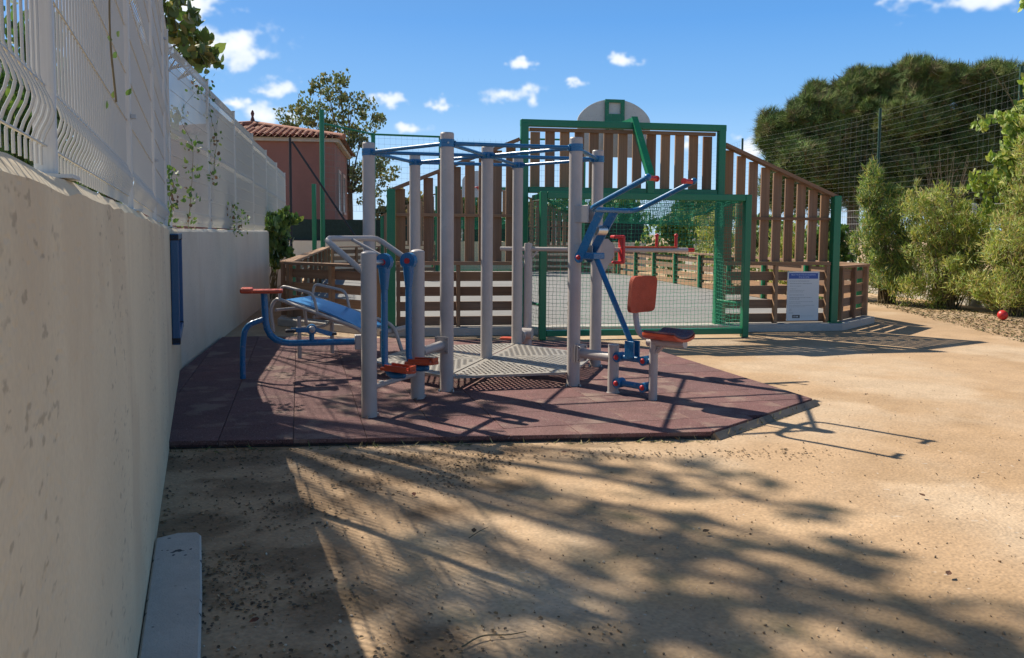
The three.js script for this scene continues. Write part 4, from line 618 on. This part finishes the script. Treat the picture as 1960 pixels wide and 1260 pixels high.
pine('broad dark pine rising behind the sloping right wing', [14.6, 0, -36], lumpAt([[11.6, 5.5, 1.15], [12.8, 6.2, 1.3], [14.3, 7.0, 1.5], [15.7, 7.4, 1.4], [12.0, 4.1, 1.36], [13.9, 4.7, 1.9], [15.6, 5.3, 1.8], [13.2, 3.2, 1.4], [15.2, 3.6, 1.5], [11.7, 3.0, 1.0]], 14.6, -36, 21, 900), 401);
pine('tall dark pine behind the tall fence post at the edge', [19.6, 0, -36.5], lumpAt([[17.2, 7.7, 1.35], [18.8, 7.8, 1.36], [20.5, 7.9, 1.36], [22.2, 7.9, 1.48], [17.6, 5.5, 1.9], [19.6, 5.5, 2.0], [21.6, 5.4, 2.0], [23.6, 5.2, 2.0], [24.1, 7.2, 1.8], [18.0, 3.4, 1.7], [20.4, 3.3, 1.8], [22.8, 3.2, 1.8]], 19.6, -36, 22, 900), 402);
// overhanging tree behind the wall; a taller one, out of view, dapples the path
function broadTree(label, base, lumps, cols, seed, o, fork, tr) {
  const t = thing('broadleaf_tree', label, 'tree', base), gs = [], r = rng(seed + 3);
  part('trunk', limb([V(0, 0, 0), fork.clone().multiplyScalar(0.5).add(V(0.1, 0, 0.05)), fork], tr, tr * 0.7, 10), M.bark, t);
  for (const l of lumps) { const c = V(...l.c); gs.push(limb([fork, fork.clone().lerp(c, 0.5).add(V(0, 0.25, 0)), c], tr * 0.3, 0.01, 6)); for (let k = 0; k < 4; k++) gs.push(limb([fork.clone().lerp(c, 0.7), c.clone().add(V((r() - 0.5) * l.r[0], (r() - 0.3) * l.r[1], (r() - 0.5) * l.r[2]))], 0.014, 0.005, 4)); }
  part('branch', gs, M.bark, t); leaves('crown', t, o.geo, o.mat ?? M.leaf, o.clumps ? clumpy(lumps, seed + 9, o.clumps, 0.3) : lumps, cols, seed, o); return t;
}
broadTree('leafy tree overhanging the fence where the cream wall bends', [-6.4, 0, -12.8], (() => {
  const L = [], add = (x, y, z, r, n) => L.push(L1([x + 6.4, y, z + 12.8], [r, r * 0.8, r], n));
  add(-4.95, 4.58, -12.3, 0.38, 95); add(-4.68, 4.13, -12.35, 0.34, 72); add(-5.08, 5.0, -12.2, 0.5, 130); add(-4.5, 3.95, -12.4, 0.2, 26); add(-5.5, 6.4, -11.2, 0.5, 110); add(-6.3, 7.0, -11.4, 0.55, 110); add(-4.85, 4.3, -12.5, 0.25, 40);
  const r = rng(41); for (let k = 0; k < 8; k++) add(-6.2 - 0.6 * r(), 3.0 + 1.2 * r(), -13.8 - 1.4 * r(), 0.42, 60);
  return L;
})(), [[0.14, 0.22, 0.04], [0.19, 0.26, 0.05], [0.1, 0.16, 0.03], [0.3, 0.27, 0.07]], 420, { geo: LEAF.broad, size: 1.3 }, V(0.3, 3.2, 0.1), 0.09);
broadTree('tall tree out of view behind the cream wall that dapples the path with shade', [-8.0, 0, -12.2], (() => {
  const L = [], add = (x, y, z, r, n) => L.push(L1([x + 8.0, y, z + 12.2], [r, r * 0.8, r], n)), h = 10;
  // clumps of the crown; each is given by where its shade falls on the path
  for (const [gx, gz, r, dh] of [[0.3, -3.3, 0.62, 0], [0.95, -3.55, 0.6, 0.8], [0.65, -4.15, 0.5, -0.5], [-0.15, -3.7, 0.5, 0.4], [0.1, -4.55, 0.42, 1], [0.85, -4.85, 0.36, 0], [1.35, -4.9, 0.3, 0.5], [0.62, -5.35, 0.26, -0.4], [1.55, -4.45, 0.2, 0.3], [1.45, -3.85, 0.34, -0.6], [1.5, -3.25, 0.5, 0.7], [-0.5, -3.3, 0.3, 0.9], [0.2, -2.75, 0.7, -0.6], [1.0, -2.85, 0.6, 0.2], [1.9, -3.0, 0.4, 0], [2.0, -2.5, 0.6, 1], [-0.2, -5.1, 0.25, 0.2], [1.15, -5.35, 0.17, 0.6], [-0.1, -2.4, 0.6, 0.4], [1.3, -2.2, 0.7, -0.3], [0.4, -1.9, 0.8, 0.5]]) { const y = h + dh * 1.1; add(gx - 0.765 * y, y, gz - 0.66 * y, r * 0.82, Math.round(175 * r * r) + 7); }
  
  return L;
})(), [[0.14, 0.22, 0.04], [0.19, 0.26, 0.05], [0.1, 0.16, 0.03]], 421, { geo: LEAF.broad, size: 1.3 }, V(0.4, 6.5, 1.2), 0.2);
broadTree('airy tree with sparse leaves behind the tile-roofed house', [-9.2, 0, -46], [[-9.9, 9.0, 1.1], [-11.0, 7.9, 1.15], [-8.8, 8.4, 1.15], [-8.0, 7.1, 1.2], [-9.4, 6.8, 1.5], [-11.6, 7.3, 1.0], [-7.2, 5.5, 1.05], [-8.0, 4.6, 1.2], [-9.1, 4.6, 1.3], [-6.7, 4.6, 0.7], [-12.4, 7.5, 0.7], [-10.4, 6.6, 1.2], [-7.4, 3.6, 0.9], [-9.4, 9.8, 0.6]].map(([x, y, q]) => L1([x + 9.2 - 0.3, y * 1.02, ((x * 7.3) % 1) * 1.5], [q, q * 0.9, q], Math.round(560 * q * q))), [[0.15, 0.21, 0.06], [0.2, 0.25, 0.08], [0.11, 0.16, 0.045], [0.27, 0.25, 0.08]], 430, { geo: LEAF.oval, size: 2.0, shell: 0.8, clumps: 12 }, V(0.2, 3.6, 0), 0.22);
shrub('leafy_bush', 'dark green bush spilling over the end of the long cream wall', [-5.35, 0, -18.25], [L1([0, 1.55, 0], [0.42, 0.42, 0.5], 900), L1([0.22, 1.15, 0.1], [0.26, 0.4, 0.3], 420), L1([0.3, 1.75, -0.1], [0.3, 0.25, 0.3], 260)], LEAF.broad, M.leaf, [...GREEN, [0.2, 0.27, 0.04]], 440, { stems: 6, size: 1.05 });
// vines on the mesh fence
{
  const r = rng(52), onF = (z) => z > -8.5 ? WALL1[0].clone().lerp(WALL1[1], (z - WALL1[0].z) / (WALL1[1].z - WALL1[0].z)).addScaledVector(wn, -0.03) : WALL2[0].clone().addScaledVector(wdir2, (WALL2[0].z - z) / 0.983).addScaledVector(wn2, -0.05);
  const spray = (label, z, y0, y1, n, spread, size = 0.7) => { const b = onF(z).setY(y0), t = thing('fence_creeper', label, 'vine', b.toArray(), 0, 'creepers on the mesh fence'); const pts = []; for (let k = 0; k <= 5; k++) pts.push(V((r() - 0.5) * spread * 0.5 * wdir.x, (y1 - y0) * k / 5, (r() - 0.5) * spread * 0.5)); part('stem', limb(pts, 0.004, 0.002, 4), M.stem, t); leaves('foliage', t, LEAF.oval, M.leaf, pts.map((p) => L1(p.toArray(), [0.04, 0.12, spread * 0.4], n)), [...GREEN, [0.2, 0.12, 0.06]], 450 + Math.round(-z * 10), { size }); };
  spray('thin creeper hanging on the mesh panel nearest the camera', -2.75, 1.9, 2.9, 3, 0.06, 0.3); spray('creeper climbing the mesh where the wall bends', -9.6, 1.55, 3.1, 22, 0.7); spray('small leafy creeper at the foot of the mesh by the bend', -7.9, 1.5, 2.0, 18, 0.4); spray('creeper trailing along the top of the far wall', -13.0, 1.5, 1.85, 16, 1.2); spray('creeper reaching the top edge of the far mesh', -11.2, 2.2, 3.5, 14, 0.6);
}
// hedge behind the fence, seen through the nearest mesh
{ const t = thing('hedge', 'dark hedge behind the mesh fence and cream wall', 'hedge', [-7.4, 0, -11.4]); const lumps = []; for (let k = 0; k < 7; k++) lumps.push(L1([-0.2 * (k - 2) - (k % 2) * 0.2, 2.3 + (k % 3) * 0.3, -(k - 2) * 1.0], [0.7, 2.2, 0.8], 1500)); part('stem', lumps.map((l) => limb([V(l.c[0], 0, l.c[2]), V(l.c[0] + 0.05, 1.2, l.c[2]), V(l.c[0], 3.2, l.c[2])], 0.04, 0.01, 5)), M.stem, t); leaves('foliage', t, LEAF.broad, M.leaf, clumpy(lumps, 471), GREEN, 470, { size: 1.3 }); }

// ---------- boundary on the right: low wall, mesh fence, tall posts with wires ----------
const BR = [V(10.6, 0, -9), V(9.75, 0, -19), V(7.9, 0, -29.5), V(6.9, 0, -35)];
{
  const pts = []; for (let s = 0; s < 3; s++) for (let i = 0; i < 12; i++) pts.push(BR[s].clone().lerp(BR[s + 1], i / 12)); pts.push(BR[3]);
  sweepWall('boundary_wall', pts.reverse(), 0.16, () => 0.78, M.concrete, 'low pale wall behind the bamboo along the path');
  const t = thing('wire_fence', 'low white-posted wire fence above the wall behind the bamboo', 'fence', [9.9, 0.78, -17.5]), F = t.position, at = (k) => new THREE.CatmullRomCurve3(BR).getPoint(k), gs = [];
  for (let i = 0; i <= 10; i++) { const p = at(i / 10).sub(F); part('post', rbox(0.09, 1.42, 0.09, 0.01, p.x + 0.1, 0.71, p.z), M.white, t); if (i) { const q = at((i - 1) / 10).sub(F); for (let k = 0; k < 8; k++) gs.push(bare(bar(V(q.x + 0.05, 0.12 + k * 0.18, q.z), V(p.x + 0.05, 0.12 + k * 0.18, p.z), 0.004, 0.004, 4, true))); for (let k = 0; k < 40; k++) { const m = q.clone().lerp(p, k / 40); gs.push(bare(bar(V(m.x + 0.05, 0.08, m.z), V(m.x + 0.05, 1.4, m.z), 0.0025, 0.0025, 4, true))); } } }
  part('wire', gs, M.wire, t);
  const u = thing('ball_stop_fence', 'tall dark green posts with thin wires in front of the pines', 'fence', [9.9, 0, -16.5]), U = u.position, ps = [V(10.35, 0, -11.2), V(9.95, 0, -16.5), V(9.62, 0, -22), V(7.95, 0, -29), V(6.9, 0, -35)], ws = [], pale = std({ color: rgb(0.14, 0.16, 0.15), roughness: 0.6 });
  ps.forEach((p, i) => { part('post', bar(V(p.x, 0, p.z).sub(U), V(p.x, 4.82, p.z).sub(U), 0.036, 0.036, 12), M.darkgreen, u); if (i) { const q = ps[i - 1]; for (let k = 0; k < 22; k++) { const y = 1.9 + k * 0.135, a = V(q.x, y, q.z).sub(U), b = V(p.x, y, p.z).sub(U), m = a.clone().lerp(b, 0.5).add(V(0, -0.03, 0)); ws.push(bare(bar(a, m, 0.0019, 0.0019, 4, true)), bare(bar(m, b, 0.0019, 0.0019, 4, true))); } for (let k = 1; k < 8; k++) { const m = V(mix(q.x, p.x, k / 30), 0, mix(q.z, p.z, k / 30)).sub(U); ws.push(bare(bar(m.clone().setY(1.9), m.clone().setY(4.7), 0.002, 0.002, 4, true))); } } });
  part('wire', ws, pale, u);
}
// ---------- ball stop round the far end of the court ----------
{
  const t = thing('ball_stop_fence', 'tall green pole frame with netting at the far end of the court', 'fence', ct(-1, 0, -LEN).toArray()), O = t.position, P = [[-5.35, -15.2, 5.35], [-3.75, -17.85, 4.95], [-1.35, -18.1, 4.95], [1.75, -18.1, 4.95], [3.9, -17.9, 4.95]].map(([x, z, h]) => ct(x, h, z).sub(O)), ws = [];
  for (const p of P) part('post', bar(V(p.x, -O.y, p.z), p, 0.075, 0.075, 14), M.green, t);
  for (const [i, j] of [[0, 1], [1, 2], [3, 4]]) part('top_bar', bar(P[i].clone().setY(4.93), P[j].clone().setY(4.93), 0.035, 0.035, 12), M.green, t);
  for (let i = 0; i < 4; i++) { for (let k = 0; k < 14; k++) ws.push(bare(bar(P[i].clone().setY(2.2 + k * 0.2), P[i + 1].clone().setY(2.2 + k * 0.2), 0.003, 0.003, 4, true))); const L = P[i].distanceTo(P[i + 1]); for (let k = 1; k < L / 0.2; k++) { const m = P[i].clone().lerp(P[i + 1], k * 0.2 / L); ws.push(bare(bar(m.clone().setY(2.2), m.clone().setY(4.9), 0.002, 0.002, 4, true))); } }
  part('net', ws, std({ color: rgb(0.1, 0.16, 0.14), roughness: 0.7 }), t).userData.kind = 'stuff';
  const s = part('short_pole', rbox(0.12, 3.0, 0.12, 0.01, 0, 1.5, 0), M.green, scene); s.position.copy(ct(-5.6, 0, -15.0)); tag(s, 'short square green pole beside the tallest green pole', 'pole');
  const b = thing('braced_pole', 'thin black pole with a long diagonal brace in front of the house', 'pole', [-6.45, 0, -24.2]);
  part('pole', bar(V(0, 0, 0), V(0, 4.2, 0), 0.04, 0.04, 12), M.black, b); part('brace', bar(V(0.06, 4.08, 0), V(1.9, 1.35, 0.1), 0.03, 0.03, 10), M.black, b);
}
// ---------- house with a barrel-tiled roof, and what stands at the far end ----------
{
  const CTH = 0.13, t = thing('tile_roofed_house', 'reddish rendered house with terracotta barrel-tile roof beyond the fence', 'house', [-7.9, 0, -37], CTH);
  const M1 = std({ map: rep(tex(256, (u, v) => { const k = 0.85 + 0.3 * fbm(u, v, 6, 6, 5, 230); return [0.255 * k, 0.122 * k, 0.098 * k]; }), 1 / 3), bumpMap: grain, bumpScale: 0.003, roughness: 0.92 });
  const W = 8.4, D = 8.2, E = 5.5;                                     // front face along local -x from the corner, side face along -z
  part('wall', box(W, E, D, -W / 2, E / 2, -D / 2), M1, t);
  part('cornice', [box(W + 0.4, 0.16, 0.2, -W / 2, E + 0.02, 0.12), box(0.2, 0.16, D + 0.2, 0.12, E + 0.02, -D / 2 - 0.05)], M.concrete, t);
  const rise = 1.15, ov = 0.45, apex = V(-W / 2, E + rise, -D / 2), tileM = [[0.3, 0.115, 0.07], [0.36, 0.15, 0.09], [0.25, 0.1, 0.065], [0.4, 0.2, 0.13]].map((c) => std({ color: rgb(...c), roughness: 0.85 }));
  const cF = [V(ov, E + 0.1, ov), V(-W - ov, E + 0.1, ov), V(-W - ov, E + 0.1, -D - ov), V(ov, E + 0.1, -D - ov)], deck = new THREE.BufferGeometry();
  deck.setAttribute('position', new THREE.Float32BufferAttribute([0, 1, 2, 3].flatMap((k) => [...cF[k].toArray(), ...apex.toArray(), ...cF[(k + 1) % 4].toArray()]), 3)); deck.setAttribute('uv', new THREE.Float32BufferAttribute(new Float32Array(24), 2)); deck.computeVertexNormals();
  const roof = part('roof', deck, std({ color: rgb(0.2, 0.085, 0.055), roughness: 0.9, side: THREE.DoubleSide }), t);
  const tg = new THREE.CylinderGeometry(0.095, 0.115, 0.48, 8, 1, true, -Math.PI / 2, Math.PI), r = rng(66);
  const course = (A, Bq, down, normal, n) => { for (let i = 0; i < n; i++) { const u = (i + 0.5) / n, e = A.clone().lerp(Bq, u), maxd = 2 * Math.min(u, 1 - u); for (let k = 0; k < 12; k++) { const dist = 0.2 + k * 0.4; if (dist > down.len * maxd - 0.05) break; if (k > 5 && (i & 1)) continue; const m = part('roof_tile', tg, tileM[Math.floor(r() * 4)], roof); m.position.copy(e.clone().addScaledVector(down.dir, -dist).addScaledVector(normal, 0.03)); m.quaternion.setFromRotationMatrix(new THREE.Matrix4().makeBasis(down.dir.clone().negate().cross(normal), down.dir.clone().negate(), normal)); } } };
  const dF = V(0, -(rise - 0.1), D / 2 + ov), lenF = dF.length(), dS = V(W / 2 + ov, -(rise - 0.1), 0);
  course(cF[0], cF[1], { dir: dF.clone().normalize(), len: lenF }, V(0, D / 2 + ov, rise - 0.1).normalize(), 34);
  for (const c of [cF[0], cF[1]]) part('hip_ridge', bar(c.clone().add(V(0, 0.05, 0)), apex.clone().add(V(0, 0.05, 0)), 0.13, 0.13, 8), tileM[1], roof);
  part('finial', new THREE.LatheGeometry([[0, 0], [0.14, 0], [0.1, 0.2], [0.05, 0.35], [0.09, 0.5], [0.05, 0.62], [0, 0.68]].map(([x, y]) => new THREE.Vector2(x, y)), 12).translate(apex.x, apex.y + 0.02, apex.z), std({ color: rgb(0.12, 0.05, 0.04), roughness: 0.8 }), roof);
  for (const [z, w] of [[-2.4, 1.3], [-5.3, 1.2]]) { const wd = part('window', [box(0.06, 1.75, 0.16, 0.03, 3.35, z - w / 2 - 0.06), box(0.06, 1.75, 0.16, 0.03, 3.35, z + w / 2 + 0.06), box(0.06, 0.16, w + 0.28, 0.03, 4.3, z), box(0.09, 0.12, w + 0.34, 0.045, 2.42, z)], std({ color: rgb(0.5, 0.38, 0.32), roughness: 0.8 }), t); part('pane', box(0.03, 1.74, w, 0.012, 3.35, z), std({ color: rgb(0.16, 0.12, 0.11), roughness: 0.3 }), wd); }
}
{
  const a = V(-9.5, 0, -31.5), b = V(5.5, 0, -34.5), d = b.clone().sub(a), pts = []; for (let i = 0; i <= 20; i++) pts.push(a.clone().lerp(b, i / 20));
  sweepWall('boundary_wall', pts.reverse(), 0.2, () => 1.15, M.render[1], 'pale low wall across the far side behind the court');
  const t = thing('screened_fence', 'dark green windbreak fence with thin white posts on the far wall', 'fence', [-2, 1.15, -33]), O = t.position, turn = Math.atan2(-d.z, d.x), L = d.length();
  M.screen = std({ map: rep(tex(128, (u, v) => { const k = 0.6 + 0.6 * fbm(u, v, 20, 20, 3, 240); return [0.018 * k, 0.04 * k, 0.035 * k]; }), 1), roughness: 0.9 });
  for (let i = 0; i < 8; i++) { const p = a.clone().lerp(b, (i + 0.5) / 8); part('screen_panel', box(L / 8 - 0.08, 0.8, 0.02).rotateY(turn).translate(p.x - O.x, 0.42, p.z - O.z), M.screen, t); }
  for (let i = 0; i <= 8; i++) { const p = a.clone().lerp(b, i / 8); part('post', box(0.05, 0.95, 0.05, p.x - O.x, 0.47, p.z - O.z + 0.04), M.white, t); }
  for (const [x, z, h, lab] of [[-5.2, -36.5, 3.1, 'dry yellowish bush beyond the far wall beside the house'], [-2.2, -38, 2.9, 'bush beyond the far wall behind the slats'], [1.0, -38, 3.1, 'round bush beyond the far wall behind the middle slats'], [4.4, -37, 3.0, 'bush beyond the far wall behind the goal'], [8.0, -36, 3.2, 'bush beyond the far corner of the court']])
    shrub('leafy_bush', lab, [x, 0, z], [L1([0, h * 0.45, 0], [1.7, h * 0.45, 1.2], 1500), L1([0.4, h * 0.8, 0], [1.2, h * 0.24, 0.9], 700)], LEAF.broad, M.leaf, x < -4 ? [[0.3, 0.24, 0.09], [0.25, 0.22, 0.07], [0.12, 0.15, 0.04]] : GREEN, 480 + Math.round(x), { stems: 4, size: 1.9 }, 'bushes beyond the far wall');
}

// ---------- small things on the ground ----------
{
  const t = thing('ball', 'small red and green ball lying at the foot of the bamboo', 'ball', [8.78, 0.085, -14.75]);
  part('shell', new THREE.SphereGeometry(0.09, 24, 16, 0, Math.PI * 1.25), M.redgrip, t); part('shell_panel', new THREE.SphereGeometry(0.09, 16, 16, Math.PI * 1.25, Math.PI * 0.75), std({ color: rgb(0.02, 0.16, 0.07), roughness: 0.5 }), t); t.rotation.set(0.3, 4.6, 0.2);
}
{
  const r = rng(501), scatter = (name, label, geo, mat, n, place, cols, size, lie = 0.35, cat = 'debris') => { const im = new THREE.InstancedMesh(geo, mat, n); for (let i = 0; i < n; i++) { const [x, z, k] = place(i); const s = size * (0.5 + r()) * (k ?? 1); tmpQ.setFromEuler(tmpE.set(-Math.PI / 2 + (r() - 0.5) * lie * 2, (r() - 0.5) * lie * 2, r() * 6.28, 'YXZ')); tmpM.compose(V(x, groundH(x, z) - 0.006 + 0.004 * s, z), tmpQ, V(s, s, s)); im.setMatrixAt(i, tmpM); const c = cols[Math.floor(r() * cols.length)], q = 0.7 + 0.6 * r(); im.setColorAt(i, tmpC.setRGB(c[0] * q, c[1] * q, c[2] * q)); } im.name = numbered(name); im.userData = { label, category: cat, kind: 'stuff' }; scene.add(im); return im; };
  const wallX = (z) => mix(WALL1[0].x, WALL1[1].x, (z - WALL1[0].z) / (WALL1[1].z - WALL1[0].z));
  const padFront = (x) => x < 1.46 ? mix(-5.57, -5.97, (x + 2.37) / 3.83) : mix(-5.97, -7.24, (x - 1.46) / 1.2);
  const inPad = (x, z) => x < 2.75 && z > -11.4 && z < padFront(x) + 0.03;
  const area = () => { let x, z; do { const d = 2.2 + 11 * r() * r(); z = -d; x = wallX(z) + 0.15 + r() * (d * 0.62 - wallX(z)); } while (inPad(x, z)); return [x, z]; };
  const stone = new THREE.IcosahedronGeometry(0.011, 0); { const p = stone.attributes.position; for (let i = 0; i < p.count; i++) p.setXYZ(i, p.getX(i) * 1.2, p.getY(i), p.getZ(i) * 0.6); stone.computeVertexNormals(); }
  scatter('gravel', 'loose pale and grey grit on the sandy path', stone, M.leafDull, 7000, () => { const p = area(); return [p[0], p[1], 0.35 + 1.6 * Math.pow(r(), 5)]; }, [[0.36, 0.25, 0.15], [0.44, 0.33, 0.21], [0.3, 0.22, 0.14], [0.5, 0.42, 0.32], [0.22, 0.16, 0.1]], 0.26, 3, 'gravel');
  const patch = []; for (let k = 0; k < 30; k++) { const z = -2.3 - 3.0 * r(); patch.push([wallX(z) + 0.25 + 1.15 * r() * r(), z, 0.1 + 0.2 * r()]); } for (let k = 0; k < 12; k++) patch.push([-2.1 + 0.35 * k + 0.2 * r(), -5.35 - 0.02 * k, 0.12]);
  for (let k = 0; k < 9; k++) patch.push([-0.9 + 1.2 * r(), -4.7 - 0.8 * r(), 0.13]);
  scatter('leaf_litter', 'dry brown leaf bits gathered by the wall and the surface edge', LEAF.chip, M.leafDull, 3000, () => { const p = patch[Math.floor(r() * patch.length)], a = r() * 6.28, q = p[2] * Math.sqrt(-Math.log(1 - r() * 0.95)); let x = p[0] + Math.cos(a) * q * 1.6, z = p[1] + Math.sin(a) * q; x = Math.max(x, wallX(z) + 0.03); if (inPad(x, z)) z = padFront(x) + 0.02 + 0.1 * r() * r(); return [x, z]; }, [[0.2, 0.135, 0.07], [0.13, 0.09, 0.05], [0.26, 0.18, 0.09], [0.1, 0.075, 0.05]], 0.5, 0.5);
  scatter('leaf_litter', 'dry leaves strewn in front of the bamboo', LEAF.chip, M.leafDull, 4200, () => { const k = r(), z = mix(-11.0, -18.5, k) + (r() - 0.5), x = mix(7.2, 7.9, k) + 1.6 * r(); return [x, z]; }, [[0.2, 0.14, 0.06], [0.12, 0.09, 0.05], [0.26, 0.2, 0.08], [0.12, 0.13, 0.04]], 1.1, 0.6);
  scatter('grass_edge', 'dry grass tufts along the edge of the rubber surface', LEAF.blade, M.leafDull, 700, () => { const x = r() < 0.6 ? mix(-2.3, 1.45, r()) : mix(1.46, 2.7, r()); return [x, padFront(x) + 0.06 + 0.05 * r() * r()]; }, [[0.24, 0.19, 0.09], [0.18, 0.16, 0.07], [0.1, 0.12, 0.035]], 0.36, 1.3, 'grass');
  // single fallen leaves and twigs one can pick out
  const leafAt = [[-0.18, -3.98], [0.38, -5.5], [-0.55, -4.6], [0.95, -4.0], [2.35, -4.6], [-0.95, -3.05], [-1.05, -4.75], [1.9, -3.5]];
  const leafSay = ['brown leaf near the short twig on the dappled path', 'dark curled leaf just in front of the rubber surface', 'brown leaf in the shade near the litter by the wall', 'brown leaf amid the dappled shade mid path', 'lone dark leaf on the sunny open path', 'small leaf in the wall shade near the concrete block', 'small leaf at the edge of the wall shade', 'small leaf beside the outer edge of the tree shade'];
  leafAt.forEach(([x, z], i) => { const m = part('fallen_leaf', LEAF.oval, std({ color: rgb(0.07 + 0.03 * (i % 3), 0.045, 0.025), roughness: 0.9, side: THREE.DoubleSide }), scene); m.position.set(x, groundH(x, z) + 0.012, z); m.rotation.set(-1.35, 0, i * 1.7); m.scale.setScalar(0.5); tag(m, leafSay[i], 'leaf', 'single fallen leaves'); });
  const twig = (label, pts, rr) => { const m = part('twig', limb(pts, rr, rr * 0.5, 5), M.stem, scene); tag(m, label, 'twig'); };
  twig('short crooked twig on the path near the lower edge of the view', [V(-0.17, 0.006, -2.86), V(-0.1, 0.012, -2.93), V(0.0, 0.008, -2.95), V(0.06, 0.01, -2.97)], 0.0035);
  twig('thin twig lying further up the dappled path', [V(-0.2, 0.006, -3.92), V(-0.15, 0.012, -4.0), V(-0.11, 0.008, -4.07)], 0.003);
}

scene.traverse((o) => { if (o.isMesh) { o.castShadow = true; o.receiveShadow = true; } });
scene.updateMatrixWorld(true);
renderer.render(scene, camera);
